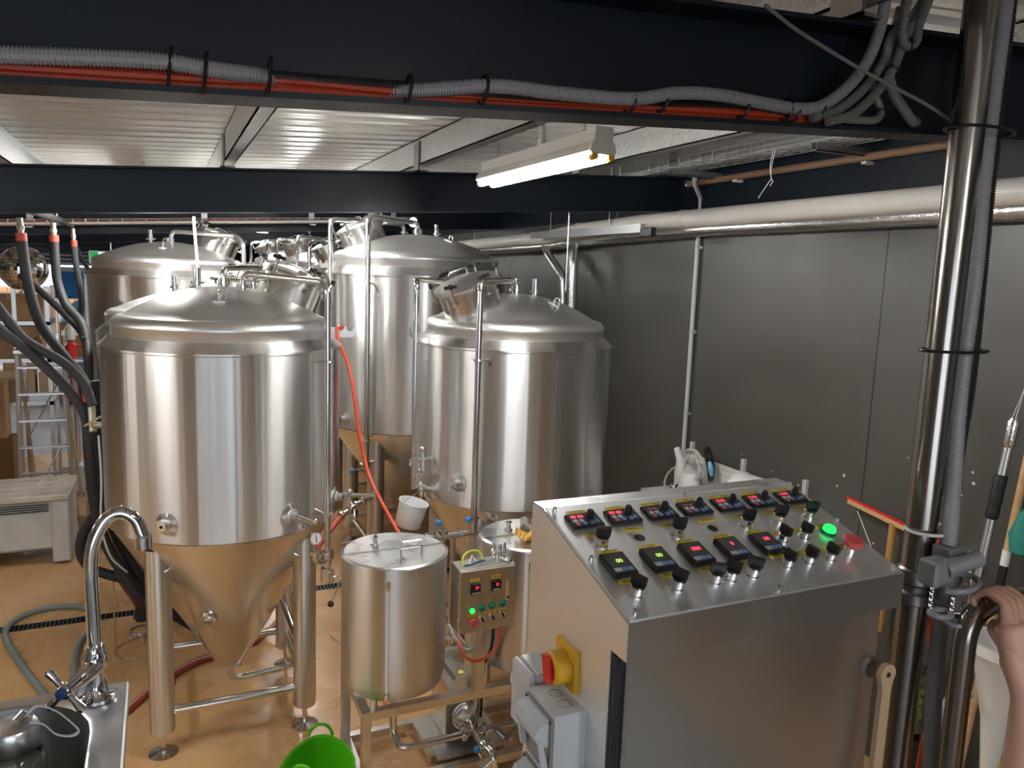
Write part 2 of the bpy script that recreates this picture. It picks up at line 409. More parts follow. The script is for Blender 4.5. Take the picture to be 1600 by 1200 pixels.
# unseen walls of the hall: left wall, wall behind the camera with its open roller door, far wall with another
struct('wall_left', MB().box(-7.1, -7, -6, 26, 0, 3.2), 'wall_brown', 'brown grey wall on the far left of the hall')
struct('wall_front', MB().box(-7, -4.6, -6.1, -6, 0, 3.2).box(1.2, XW, -6.1, -6, 0, 3.4).box(-4.6, 1.2, -6.1, -6, 2.85, 3.2), 'wall_pale', 'pale wall behind the camera with an open door')
struct('wall_back', MB().box(-7, -6.2, 24, 24.1, 0, 3.4).box(-.9, XW, 24, 24.1, 0, 3.6).box(-6.2, -.9, 24, 24.1, 2.85, 3.4), 'wall_dark', 'dark far wall around the roller door')
rd = struct('door_1', MB().box(-6.2, -.9, 24.03, 24.06, 2.32, 2.86), 'seam_dark', 'dark slatted roller door, rolled most of the way up')
for k in range(5): MB().prism([(24.03, 2.32 + k * .107), (24.0, 2.345 + k * .107), (24.0, 2.40 + k * .107), (24.03, 2.425 + k * .107)], 0, -6.2, -.9).build('door_slat', 'steel_dark', rd)
# what stands outside the far door
bw = struct('brick_wall', MB().box(-9, 3, 30.02, 30.3, 0, 1.55), 'mortar', 'low sunlit orange brick wall beyond the roller door')
bk = MB().box(0, .46, -.02, 0.02, 0, .14); fb = None
for r in range(9):
    for k in range(14):
        xx = -6.5 + k * .48 + (.24 if r % 2 else 0)
        if fb is None: fb = bk.build('brick', 'brick_orange', bw, 0); b = fb
        else: b = fb.copy(); col.objects.link(b); b.parent = bw
        b.location = (xx, 30.0, .02 + r * .165)
struct('floor_yard', MB().box(-14, 8, 32, 60, -.13, -.01), 'concrete', 'concrete yard outside the roller door')

# unseen columns and slabs added around the hall, mirrored as stripes in the tanks
for i, (x, y, w, mm, lab) in enumerate(((-5.6, -3.0, .35, 'navy_blue', 'unseen blue column added for tank reflections, left of the entrance'), (-3.4, -4.6, .30, 'brown_panel', 'unseen brown post added for tank reflections, left in the entrance'), (-1.9, -4.8, .22, 'navy_paint', 'unseen dark post added for tank reflections, in the entrance'),
        (-.55, -4.9, .25, 'brown_panel', 'unseen brown post added for tank reflections, in the middle of the entrance'), (.75, -4.9, .35, 'navy_paint', 'unseen dark post added for tank reflections, right in the entrance'), (2.3, -4.2, .5, 'brown_panel', 'unseen brown slab added for tank reflections, right of the entrance'), (-6.5, .2, .9, 'wall_pale', 'unseen wide pale slab added for tank reflections, by the left wall'), (-6.5, 3.0, .5, 'wall_pale', 'unseen pale column added for tank reflections, by the left wall'), (-6.6, 6.0, .5, 'navy_blue', 'unseen blue slab added for tank reflections, by the left wall'))):
    struct('trim_%d' % (i + 2), MB().bev(x, x + w, y, y + .3, 0, 2.7, .01), mm, lab, None, 0)
# ================================================================== strip lights
def strip_light(x, y, label, n0=0):
    z = 3.0
    t = thing('strip_light', label, 'lamp', (x, y, z - .05), 'twin tube strip lights')
    h = .575
    prof = [(-.032, .045), (.032, .045), (.036, .0), (.05, -.02), (.06, -.04), (.02, -.035), (-.02, -.035), (-.06, -.04), (-.05, -.02), (-.036, 0)]
    MB().prism([(b, a) for a, b in [(x + a, z + b) for a, b in prof]], 1, y - h + .02, y + h - .02).build('housing', 'white_paint', t, 0)
    for e in (-1, 1):
        pl = [(-.036, .05), (.036, .05), (.04, .02), (.036, .0), (.05, -.015), (.055, -.04), (.045, -.05), (-.045, -.05), (-.055, -.04), (-.05, -.015), (-.036, 0), (-.04, .02)]
        MB().prism([(z + b, x + a) for a, b in pl], 1, y + e * (h - .012), y + e * (h - .006)).build('end_plate', 'white_paint', t, 0)
    for s in (-1, 1):
        MB().cyl((x + s * .035, y - h + .03, z - .058), (x + s * .035, y + h - .03, z - .058), .0135, .0135, 14).build('fluorescent_tube', 'tube_light', t)
        for e in (-1, 1): MB().cyl((x + s * .035, y + e * (h - .032), z - .058), (x + s * .035, y + e * (h - .006), z - .058), .014, .014, 14).build('tube_holder', 'yellow_dark' if e < 0 else 'white_paint', t)
    return t
SLIGHT = strip_light(1.50, 3.10, 'lit twin tube strip light hanging from the roof above the tanks')
x, y, z = 1.50, 3.10, 3.0
for e in (-1, 1):
    ch = MB(); zt0 = zb(x) + .28
    for k in range(9):
        zz = z + .055 + k * .022
        if zz < zt0: ch.torus((x, y + e * .42, zz), .008, .0022, (1, 0, 0) if k % 2 else (0, 1, 0), 12, 5)
    ch.build('hanging_chain', 'galv_plain', SLIGHT)
MB().pipe([(x, y - .05, z + .045), (x, y - .05, z + .16), (x - .03, y + .05, z + .17), (x - .075, y + .30, z + .165)], .0125, .04, 12).cyl((x, y - .05, z + .043), (x, y - .05, z + .075), .019, .019, 14).build('supply_conduit', 'white_plastic', SLIGHT)
for i, (x, y) in enumerate(((1.10, 6.15), (1.50, 9.3), (1.5, 12.5), (-1.75, 3.0), (-.08, 5.85), (-3.2, 12.5), (-4.5, 4.5), (1.15, -1.1), (-3.2, 17.0), (1.0, 16.5))):
    o = copy_tree(SLIGHT); o.location = (x, y, 2.95 + SL * (x - 1.5) + (.09 if 5 < y < 14 else 0))
    o['label'] = ['strip light over the tall middle tank', 'strip light over the third tank of the right row', 'strip light over the far end of the right row', 'strip light over the left aisle near the camera',
                  'strip light over the tank hidden behind the front left one', 'strip light over the far left floor', 'strip light near the far left wall', 'unseen strip light added just behind the camera to light the console', 'strip light at the hall end, left', 'strip light at the hall end, right'][i]  # the one just behind the camera is an added light for the console
# ================================================================== fermenting tanks
def tank(name, label, X, Y, r, zr, zt, zbm, zc, leg=.355, legr=.06, man=None, side=1, pipes=(), detail=1, rc=.07, nseg=96):
    k = r / .6
    t = thing('fermenter_tank', label, 'tank', (X, Y, 0), 'stainless fermenter tanks')
    # jacket with its sloping shoulder
    prof = [(r - .02 * k, zbm - .004), (r, zbm), (r, zr - .015), (r + .006, zr - .01), (r + .006, zr), (r - .045 * k, zr + .048 * k), (r - .062 * k, zr + .05 * k)]
    MB().lathe(prof, (X, Y, 0), nseg).build('jacket', 'tank_jacket', t, 25)
    MB().box(X - .0014, X + .0014, Y - r - .0008, Y - r + .004, zbm + .01, zr - .03).build('weld_seam', 'steel_dark', t)
    # dome: short neck, knuckle, flattened cap
    rn = r - .052 * k; z0 = zr + .044 * k; h = zt - z0
    prof = [(rn - .004, z0), (rn, z0 + .004), (rn, z0 + .045 * k), (rn + .004, z0 + .05 * k)]
    rk = rn - .005
    for i in range(1, 9):
        a = PI / 2 * i / 8; prof.append((rk - .06 * k + .06 * k * math.cos(a) + .008 * k, z0 + .055 * k + .05 * k * math.sin(a)))
    rs, zs = prof[-1]
    for i in range(1, 15):
        s = i / 14; rr = rs * (1 - s); prof.append((rr, zs + (zt - zs) * (1 - (rr / rs) ** 2)))
    MB().lathe(prof, (X, Y, 0), nseg).build('dome', 'tank_dome', t, 60)
    def dome_z(rad): return zs + (zt - zs) * (1 - min(1, (rad / rs)) ** 2)
    # cone
    prof = [(.0, zc - .012), (rc * .8, zc - .010), (rc, zc)]
    for i in range(1, 13):
        s = i / 12; prof.append((rc + (r - .015 - rc) * s, zc + (zbm - .012 - zc) * s))
    prof.append((r - .02, zbm - .004))
    MB().lathe(prof, (X, Y, 0), nseg).build('cone', 'tank_cone', t, 40)
    def cone_z(rad): return zc + (zbm - zc) * (rad - rc) / (r - rc)
    # legs with screw feet
    rl = math.hypot(leg, leg)
    for sx, sy in ((-1, -1), (1, -1), (1, 1), (-1, 1)):
        px, py = X + sx * leg, Y + sy * leg
        top = cone_z(rl) + .10
        lg = MB().lathe([(0, .125), (legr * .93, .125), (legr, .135), (legr, top)], (px, py, 0), 28).build('leg', 'steel_leg', t)
        MB().cyl((px, py, .012), (px, py, .13), .014, .014, 10).lathe([(0, 0), (.072, 0), (.072, .006), (.03, .016), (.016, .02)], (px, py, 0), 28).build('levelling_foot', 'steel_pipe', lg)
        MB().torus((px - sx * .02, py - sy * .02, cone_z(rl) + .02), legr + .015, .006, (sx * .4, sy * .4, .8), 28, 6).build('weld_collar', 'tank_cone', lg)
    for a, b in (((-1, -1), (1, -1)), ((1, -1), (1, 1)), ((1, 1), (-1, 1)), ((-1, 1), (-1, -1))):
        MB().cyl((X + a[0] * leg, Y + a[1] * leg, .23), (X + b[0] * leg, Y + b[1] * leg, .23), .021, .021, 14).build('leg_brace', 'steel_pipe', t)
    # manway on a slanted collar
    if man is not None:
        a = math.radians(man); rad = .345 * k; tilt = math.radians(23); mr = .172 * (1 + .25 * (k - 1))
        out = Vector((math.cos(a), math.sin(a), 0)); ax = (Vector((0, 0, 1)) * math.cos(tilt) + out * math.sin(tilt)).normalized()
        base = Vector((X, Y, dome_z(rad))) + out * rad - ax * .05; c1 = base + ax * .175
        mw = MB().lathe([(mr, 0), (mr, .16), (mr + .012, .162), (mr + .012, .175), (0, .175)], base, 40, ax).build('manway', 'tank_cone', t, 30)
        MB().lathe([(mr + .016, 0), (mr + .016, .018), (mr - .02, .03), (mr * .5, .05), (0, .056)], c1 + ax * .003, 40, ax).build('manway_lid', 'tank_dome', mw, 40)
        u, v, _ = frame_of(ax)
        if detail:
            for i in range(6):
                an = 2 * PI * i / 6 + .3; d = u * math.cos(an) + v * math.sin(an); p = c1 + d * (mr + .026)
                MB().cyl(p - ax * .05, p + ax * .055, .006, .006, 8).obox(p - ax * .045, d * .02, d.cross(ax) * .012, ax * .006).build('clamp_bolt', 'steel_pipe', mw)
                w = d.cross(ax)
                q = p + ax * .062
                MB().sweep([q - w * .036, q - w * .014, q + w * .014, q + w * .036], [.011, .009, .009, .011], 8).cyl(q - ax * .012, q + ax * .014, .012, .011, 10).build('clamp_knob', 'black_plastic', mw)
            hb = c1 + ax * .03; MB().pipe([hb - v * .06 + u * .08, hb - v * .06 + u * .08 + ax * .055, hb + v * .06 + u * .08 + ax * .055, hb + v * .06 + u * .08], .006, .02, 8).build('lid_handle', 'steel_pipe', mw)
            hp = c1 - out.cross(Vector((0, 0, 1))) * 0 - u * (mr + .02)
            MB().obox(hp, u * .03, v * .022, ax * .03).build('lid_hinge', 'steel_pipe', mw)
    # top fittings: spray-ball port, relief valve, lug
    MB().cyl((X, Y, zt - .01), (X, Y, zt + .035), .03, .03, 18).cyl((X, Y, zt + .012), (X, Y, zt + .03), .046, .046, 20).build('spray_port', 'steel_pipe', t)
    vx, vy = X + (-.13 if side > 0 else .14) * k, Y + .02
    vz = dome_z(.14 * k)
    MB().cyl((vx, vy, vz - .01), (vx, vy, vz + .03), .018, .018, 14).cyl((vx, vy, vz + .02), (vx, vy, vz + .034), .033, .033, 16).cyl((vx, vy, vz + .034), (vx, vy, vz + .105), .020, .020, 16).cyl((vx - .035, vy, vz + .03), (vx + .04, vy - .02, vz + .03), .004, .004, 6).build('relief_valve', 'steel_pipe', t)
    la = math.radians(-98 if side > 0 else -62); lr = .30 * k; lx, ly = X + lr * math.cos(la), Y + lr * math.sin(la); lz = dome_z(lr)
    sl = 2 * (zt - zs) * lr / rs ** 2; rad = Vector((math.cos(la), math.sin(la), -sl)).normalized(); tan = Vector((-math.sin(la), math.cos(la), 0)); nrm = rad.cross(tan) * -1
    if nrm.z < 0: nrm = -nrm
    lc = Vector((lx, ly, lz)) + nrm * .003
    MB().obox(lc, tan * .028, rad * .042, nrm * .003).build('lug_plate', 'tank_dome', t)
    MB().pipe([lc - rad * .02, lc - rad * .02 + nrm * .04, lc + rad * .02 + nrm * .04, lc + rad * .02], .006, .018, 8).build('lifting_lug', 'steel_pipe', t)
    return t, dome_z, cone_z

def ferrule(mb, c, d, r=.022): 
    c, d = Vector(c), Vector(d).normalized(); return mb.cyl(c - d * .008, c + d * .008, r * 1.55, r * 1.55, 18)
def pol(X, Y, r, a, z): return (X + r * math.cos(math.radians(a)), Y + r * math.sin(math.radians(a)), z)

# ---- front left tank
AX, AY = .306, 4.375
A, dzA, czA = tank('A', 'front left fermenter tank, the nearest, with cone and four legs in full view', AX, AY, .60, 2.085, 2.385, 1.17, .265, man=14, side=1)
p = pol(AX, AY, .655, -46, 0)
pt = [(AX + .085, AY - .12, dzA(.15) - .01), (AX + .085, AY - .12, 2.455), (p[0] - .02, p[1] + .05, 2.43), (p[0], p[1], 2.40), (p[0], p[1], 1.25), (p[0], p[1], 1.02)]
pp = MB().pipe(pt, .0165, .09, 14, 8); ferrule(pp, (pt[0][0], pt[0][1], dzA(.15) + .02), (0, 0, 1)); pp.build('cleaning_pipe', 'steel_pipe', A)
MB().torus((p[0], p[1], 2.03), .024, .005, (0, 0, 1), 18, 6).sweep([(p[0] + .02, p[1] + .01, 2.03), pol(AX, AY, .60, -44, 2.03)], .005, 8).sweep([(p[0] - .02, p[1] - .01, 2.03), pol(AX, AY, .60, -52, 2.03)], .005, 8).build('pipe_bracket', 'steel_pipe', A)
MB().torus((p[0], p[1], 1.23), .024, .005, (0, 0, 1), 18, 6).sweep([(p[0] - .02, p[1] + .01, 1.23), pol(AX, AY, .60, -50, 1.25)], [.006, .018], 8).build('pipe_bracket', 'steel_pipe', A)
q2 = MB().pipe([(AX - .0, AY, 2.41), (AX, AY, 2.475), (AX + .14, AY + .12, 2.485), (AX + .62, AY + .42, 2.46), (AX + .66, AY + .44, 2.1), (AX + .66, AY + .44, 1.3)], .0165, .07, 14, 8)
ferrule(q2, (AX, AY, 2.42), (0, 0, 1)); q2.build('blow_off_pipe', 'steel_pipe', A)
q3 = MB().pipe([(AX + .15, AY - .0, dzA(.15)), (AX + .15, AY, 2.43), (AX + .28, AY + .02, 2.435), (AX + .34, AY + .02, 2.37)], .013, .05, 12, 6); q3.build('breather_pipe', 'steel_pipe', A)
MB().cyl((AX + .02, AY - .02, 2.42), (AX + .09, AY - .03, 2.42), .007, .007, 8).build('clamp_wing', 'steel_pipe', A)
MB().cyl((AX - .07, AY, 2.425), (AX - .02, AY, 2.42), .008, .008, 8).build('clamp_wing', 'steel_pipe', A)
# valve cluster under that pipe
vz = Vector(p)
mb = MB().cyl((p[0], p[1], 1.03), (p[0], p[1], .93), .020, .020, 14)
for z in (1.02, 1.0, .93): ferrule(mb, (p[0], p[1], z), (0, 0, 1))
mb.pipe([(p[0], p[1], .985), (p[0] - .04, p[1] - .03, .985), (p[0] - .07, p[1] - .05, 1.0), (p[0] - .07, p[1] - .05, 1.06)], .018, .04, 12); ferrule(mb, (p[0] - .07, p[1] - .05, 1.05), (0, 0, 1))
mb.build('gauge_tee', 'steel_pipe', A)
gc = Vector((p[0] - .075, p[1] - .055, 1.125)); gd = Vector((.35, -.9, .15)).normalized()
gg = MB().cyl(gc - gd * .018, gc + gd * .012, .034, .034, 22).cyl((gc.x, gc.y, 1.06), (gc.x, gc.y, 1.10), .008, .008, 8).build('pressure_gauge', 'chrome', A)
MB().cyl(gc + gd * .012, gc + gd * .0135, .029, .029, 22).build('gauge_dial', 'white_plastic', gg)
u, v, _ = frame_of(gd); MB().obox(gc + gd * .0145, u * .002, v * .02, gd * .0006).build('gauge_needle', 'ink', gg)
vb = MB().lathe([(.0, -.05), (.034, -.05), (.036, -.02), (.036, .012), (.026, .02), (.0, .02)], (p[0], p[1], .91), 20).build('butterfly_valve', 'steel_pipe', A)
MB().sweep([(p[0] + .03, p[1] - .01, .885), (p[0] + .075, p[1] - .02, .895), (p[0] + .0, p[1] - .12, .80)], .006, 8).build('valve_handle', 'steel_pipe', vb)
MB().ball((p[0] - .008, p[1] - .13, .792), .017).build('handle_ball', 'black_plastic', vb)
# side ports on the jacket, sample tap, cone port, drain elbow
def port(t, X, Y, r, a, z, R=.055, nm='thermometer_port', arm=0):
    d = Vector((math.cos(math.radians(a)), math.sin(math.radians(a)), 0)); c = Vector(pol(X, Y, r, a, z))
    o = MB().lathe([(R, 0), (R, .006), (R * .55, .012), (R * .5, .02), (.02, .022), (.02, .05), (.0, .05)], c - d * .002, 26, d).build(nm, 'steel_leg', t, 30)
    if arm:
        e = c + d * .05; MB().sweep([e, e + d * .03 + Vector((0, 0, -.01)), e + d * .05 + Vector((0, 0, -.045))], .006, 8).build('port_stem', 'steel_pipe', o)
    else:
        MB().cyl(c + d * .048, c + d * .0515, .008, .008, 10).build('port_hole', 'black_plastic', o)
    return o
port(A, AX, AY, .60, 239, 1.27, .055)
c = port(A, AX, AY, .60, 296, 1.265, .06, 'sample_port', 1)
MB().cyl(pol(AX, AY, .64, 296, 1.27), pol(AX, AY, .72, 300, 1.24), .012, .012, 10).torus(pol(AX, AY, .725, 300, 1.25), .016, .005, (1, .2, 0), 14, 6).build('sample_tap', 'steel_pipe', c)
c = port(A, AX, AY, .60, 332, 1.265, .05, 'tap_port', 1)
e = Vector(pol(AX, AY, .65, 332, 1.275))
MB().cyl(e, e + Vector((.16, -.06, .0)), .012, .010, 10).cyl(e + Vector((.155, -.058, .02)), e + Vector((.158, -.06, -.03)), .007, .007, 8).cyl(e + Vector((.03, -.012, 0)), e + Vector((.03, -.012, -.07)), .014, .010, 10).ball(e + Vector((.03, -.012, .02)), .018).build('racking_tap', 'steel_pipe', c)
cp = Vector((.185, AY - math.sqrt(max(0, (.07 + .53 * (.66 - .265) / .905) ** 2 - (.185 - AX) ** 2)), .66)); cd = Vector((-.30, -.80, -.52)).normalized()
MB().lathe([(.045, -.01), (.042, .012), (.026, .016), (.026, .03), (.018, .03), (.014, .012)], cp, 22, cd).build('cone_port', 'steel_pipe', A)
MB().pipe([(AX, AY, .26), (AX, AY, .17), (AX + .06, AY, .155), (AX + .39, AY, .175)], .019, .06, 14).torus((AX, AY, .24), .03, .008, (0, 0, 1), 20, 6).build('drain_elbow', 'steel_pipe', A)
MB().cyl((AX + .02, AY - .02, .245), (AX + .06, AY - .04, .25), .006, .006, 8).build('drain_clamp', 'steel_pipe', A)
e = Vector((AX + .345, AY + .02, .60)); MB().cyl(e, e + Vector((.03, -.03, -.01)), .028, .028, 14).cyl(e + Vector((.03, -.03, -.01)), e + Vector((.05, -.06, -.07)), .012, .010, 8).cyl(e + Vector((.01, -.0, .02)), e + Vector((.03, -.02, .07)), .010, .010, 8).build('racking_port', 'steel_pipe', A)
MB().cyl((AX + .355 - .04, AY + .33, .50), (AX + .355 + .03, AY - .30, .30), .019, .019, 12).build('racking_arm', 'steel_pipe', A)
# notched hook plate on the aisle side
def hook_plate(t, o, d):
    d = Vector(d).normalized(); n = d.cross(Vector((0, 0, 1)))
    prof = [(0, -.03), (.13, -.03), (.15, -.01), (.15, .03), (.135, .03), (.13, .012), (.115, .004), (.10, .012), (.095, .035), (.08, .035), (.075, .012), (.06, .004), (.045, .012), (.04, .03), (0, .03)]
    o = Vector(o); k = len(prof); vs = [o + d * a + Vector((0, 0, b)) + n * s for s in (-.002, .002) for a, b in prof]
    return MB().add(vs, [tuple(range(k - 1, -1, -1)), tuple(range(k, 2 * k))] + [(i, (i + 1) % k, k + (i + 1) % k, k + i) for i in range(k)]).build('hook_plate', 'steel_frame', t)
hook_plate(A, (AX + .585, AY + .14, 2.13), (1, -.15, 0))

# ---- front right tank
BX, BY = 2.01, 4.36
B, dzB, czB = tank('B', 'front right fermenter tank beside the grey wall, its slanted manway facing left', BX, BY, .60, 2.085, 2.385, 1.17, .265, man=196, side=-1)
p = pol(BX, BY, .655, 228, 0)
pt = [(BX, BY, 2.41), (BX, BY, 2.465), (p[0], p[1], 2.455), (p[0], p[1], 1.06)]
pp = MB().pipe(pt, .0185, .06, 14, 8); ferrule(pp, (BX, BY, 2.425), (0, 0, 1)); ferrule(pp, (BX - .05, BY - .04, 2.463), (1, .9, 0)); pp.build('cleaning_pipe', 'steel_pipe', B)
p2 = pol(BX, BY, .655, 183, 0)
pp = MB().pipe([(BX - .1, BY + .12, dzB(.15)), (BX - .1, BY + .12, 2.43), (p2[0] + .02, p2[1] + .1, 2.45), (p2[0], p2[1], 2.44), (p2[0], p2[1], 1.2)], .0165, .05, 14, 8); ferrule(pp, (BX - .1, BY + .12, 2.40), (0, 0, 1)); pp.build('blow_off_pipe', 'steel_pipe', B)
MB().torus((p[0], p[1], 2.03), .026, .005, (0, 0, 1), 18, 6).sweep([(p[0] + .02, p[1], 2.03), pol(BX, BY, .60, 232, 2.03)], .005, 8).sweep([(p[0] - .02, p[1], 2.03), pol(BX, BY, .60, 222, 2.03)], .005, 8).build('pipe_bracket', 'steel_pipe', B)
MB().box(p[0] + .055, p[0] + .065, p[1] - .03, p[1] - .01, 2.0, 2.025).build('seam_tab', 'steel_dark', B)
port(B, BX, BY, .60, 216, 1.31, .055, 'sample_port', 1)
e = Vector(pol(BX, BY, .60, 190, 1.40)); d = Vector((-1, -.25, 0)).normalized()
MB().cyl(e, e + d * .12, .013, .011, 10).cyl(e + d * .115 + Vector((0, 0, .01)), e + d * .12 + Vector((0, 0, -.03)), .007, .007, 8).cyl(e + d * .035 + Vector((0, 0, -.07)), e + d * .035 + Vector((0, 0, .06)), .013, .013, 10).torus(e + d * .05 + Vector((0, 0, -.08)), .018, .006, (0, 1, 0), 14, 6).ball(e + d * .035 + Vector((0, 0, .06)), .02).build('sample_tap', 'steel_pipe', B)
e = Vector((1.355, 4.16, 1.245))
vb = MB().cyl(e + Vector((.1, .03, -.02)), e, .02, .02, 12).cyl(e + Vector((0, 0, -.04)), e + Vector((0, 0, .035)), .02, .02, 14).torus(e + Vector((-.02, -.01, .03)), .018, .006, (0, 1, 0), 14, 6).ball(e + Vector((0, 0, .01)), .028).build('bottom_valve', 'steel_pipe', B)
MB().sweep([e + Vector((-.01, -.03, -.02)), e + Vector((-.02, -.06, -.05)), e + Vector((-.02, -.07, -.12))], .005, 8).build('valve_handle', 'steel_pipe', vb)
MB().ball(e + Vector((-.02, -.07, -.135)), .018).build('handle_ball', 'blue_ball', vb)
hook_plate(B, (BX - .55, BY - .02, 2.14), (-1, -.1, 0))
MB().pipe([(BX, BY, .26), (BX, BY, .17), (BX - .06, BY, .155), (BX - .39, BY, .175)], .019, .06, 14).build('drain_elbow', 'steel_pipe', B)

# ---- tall tank behind it
CX, CY = 2.01, 6.43
Ct, dzC, czC = tank('C', 'tall wide fermenter tank in the middle, rising behind the front right one', CX, CY, .765, 2.465, 2.81, 1.22, .27, leg=.455, legr=.068, man=172, side=-1)
p = pol(CX, CY, .82, 226, 0)
pp = MB().pipe([(CX, CY, 2.83), (CX, CY, 2.905), (p[0], p[1], 2.905), (p[0], p[1], 1.0)], .021, .07, 14, 8); ferrule(pp, (CX, CY, 2.85), (0, 0, 1), .026); ferrule(pp, (CX - .05, CY - .05, 2.905), (1, .9, 0), .026); pp.build('cleaning_pipe', 'steel_pipe', Ct)
p2 = pol(CX, CY, .82, 197, 0)
pp = MB().pipe([(CX - .06, CY + .2, dzC(.2)), (CX - .06, CY + .2, 2.90), (p2[0], p2[1], 2.88), (p2[0], p2[1], 1.3)], .019, .06, 14, 8); ferrule(pp, (CX - .06, CY + .2, 2.83), (0, 0, 1), .026); pp.build('blow_off_pipe', 'steel_pipe', Ct)
mb = MB().torus((p[0], p[1], 2.40), .028, .006, (0, 0, 1), 18, 6).sweep([(p[0] + .02, p[1] - .01, 2.40), (p[0] + .06, p[1] + .0, 2.38), pol(CX, CY, .77, 231, 2.30)], .008, 8).sweep([(p[0] - .02, p[1], 2.40), pol(CX, CY, .77, 222, 2.40)], .006, 8); mb.build('pipe_bracket', 'steel_pipe', Ct)
MB().torus((p[0], p[1], 1.17), .03, .006, (0, 0, 1), 18, 6).cyl((p[0] - .06, p[1], 1.17), (p[0] + .08, p[1] + .05, 1.20), .007, .007, 8).build('pipe_bracket', 'steel_pipe', Ct)
vb = MB().cyl((p[0], p[1], 1.0), (p[0], p[1], .93), .032, .032, 16).cyl((p[0] - .05, p[1], .99), (p[0] + .06, p[1], 1.0), .012, .012, 8).build('butterfly_valve', 'steel_pipe', Ct)
MB().sweep([(p[0], p[1] - .02, .96), (p[0] - .10, p[1] - .04, .945)], .006, 8).build('valve_handle', 'steel_pipe', vb)
MB().ball((p[0] - .12, p[1] - .045, .943), .02).build('handle_ball', 'blue_ball', vb)
port(Ct, CX, CY, .765, 207, 1.30, .05, 'sample_port', 1)
e = Vector(pol(CX, CY, .80, 207, 1.31)); MB().cyl(e, e + Vector((-.10, -.08, 0)), .012, .010, 10).cyl(e + Vector((-.03, -.03, -.05)), e + Vector((-.03, -.03, .03)), .015, .015, 10).build('sample_tap', 'steel_pipe', Ct)
hook_plate(Ct, (CX - .70, CY - .05, 2.53), (-1, -.3, 0))

# ---- tank hidden behind the front left one, big left rear tank, and the row running away on the right
A2, dz, cz = tank('A2', 'fermenter tank mostly hidden behind the front left one, only its left shoulder showing', .225, 5.80, .625, 2.03, 2.315, 1.15, .265, man=14, side=1)
pp = MB().pipe([(.36, 5.68, 2.29), (.36, 5.68, 2.40), (.80, 5.55, 2.37), (.86, 5.52, 2.3), (.86, 5.52, 1.2)], .0165, .07, 12, 6); pp.build('cleaning_pipe', 'steel_pipe', A2)
D, dz, cz = tank('D', 'large left rear fermenter tank with a dull dark dome, under the cable tray', .07, 7.22, .635, 2.385, 2.67, 1.2, .27, leg=.38, legr=.062, man=8, side=1)
p = pol(.07, 7.22, .69, -35, 0)
pp = MB().pipe([(.09, 7.1, 2.65), (.09, 7.1, 2.755), (p[0] - .05, p[1] + .08, 2.735), (p[0], p[1], 2.68), (p[0], p[1], 1.2)], .019, .10, 14, 8); pp.build('cleaning_pipe', 'steel_pipe', D)
for nm, lab, Y, r, zr, zt in (('E', 'fermenter tank just behind the tall middle one, third in the right row', 8.25, .60, 2.40, 2.68), ('F', 'fermenter tank with pale dome, fourth back in the right row', 10.1, .68, 2.44, 2.76),
                              ('G', 'furthest fermenter tank in the right row, small with a yellowish dome', 12.9, .70, 2.46, 2.78)):
    T, dz, cz = tank(nm, lab, 2.01, Y, r, zr, zt, 1.2, .27, leg=.38, man=178, side=-1, nseg=64)
    p = pol(2.01, Y, r + .055, 226, 0); p2 = pol(2.01, Y, r + .055, 197, 0)
    MB().pipe([(2.01, Y, zt), (2.01, Y, zt + .10), (p[0], p[1], zt + .10), (p[0], p[1], 1.2)], .019, .06, 12, 6).build('cleaning_pipe', 'steel_pipe', T)
    MB().pipe([(1.95, Y + .2, zt - .03), (1.95, Y + .2, zt + .09), (p2[0], p2[1], zt + .07), (p2[0], p2[1], 1.2)], .019, .06, 12, 6).build('blow_off_pipe', 'steel_pipe', T)
    hook_plate(T, (2.01 - r + .05, Y - .05, zr + .06), (-1, -.3, 0))
# ================================================================== small cleaning skid
F = thing('equipment_skid', 'square tube steel frame carrying the two small tanks and the pump', 'frame', (1.4, 3.5, 0))
s = .021
def bar(a, b, nm='rail', w=s):
    a, b = Vector(a), Vector(b); d = (b - a) / 2; dn = d.normalized(); u = Vector((0, 0, 1)) if abs(dn.z) < .9 else Vector((1, 0, 0)); v = dn.cross(u)
    MB().obox((a + b) / 2, d, u * w, v * w).build(nm, 'steel_frame', F, 0)
x0, x1, y0, y1, zt, zl = .82, 2.02, 3.285, 3.72, .44, .06
for x in (x0, x1):
    bar((x, y0, 0), (x, y0, zt - s), 'post'); bar((x, y1, 0), (x, y1, zt - s), 'post')
    bar((x, y0 - s, zt), (x, y1 + s, zt)); bar((x, y0 + s, zl), (x, y1 - s, zl))
bar((x0 + s, y0, zt), (x1 - s, y0, zt)); bar((x0 + s, y1, zt), (x1 - s, y1, zt)); bar((x0 + s, y1, zl), (x1 - s, y1, zl))
bar((x0 + s, y0 - .0, zl), (x1 - s, y0, zl))
bar((1.27, y0 + s, zt), (1.27, y1 - s, zt))
bar((1.375, y0 - .012, zt + s), (1.375, y0 - .012, .90), 'box_post', .024)
bar((1.20, y0 + .1, zl), (1.20, y1 - s, zl)); bar((1.56, y0 + .1, zl), (1.56, y1 - s, zl))
MB().box(1.2, 1.56, 3.33, 3.70, zl + .018, zl + .026).build('pump_tray', 'steel_frame', F, 0)
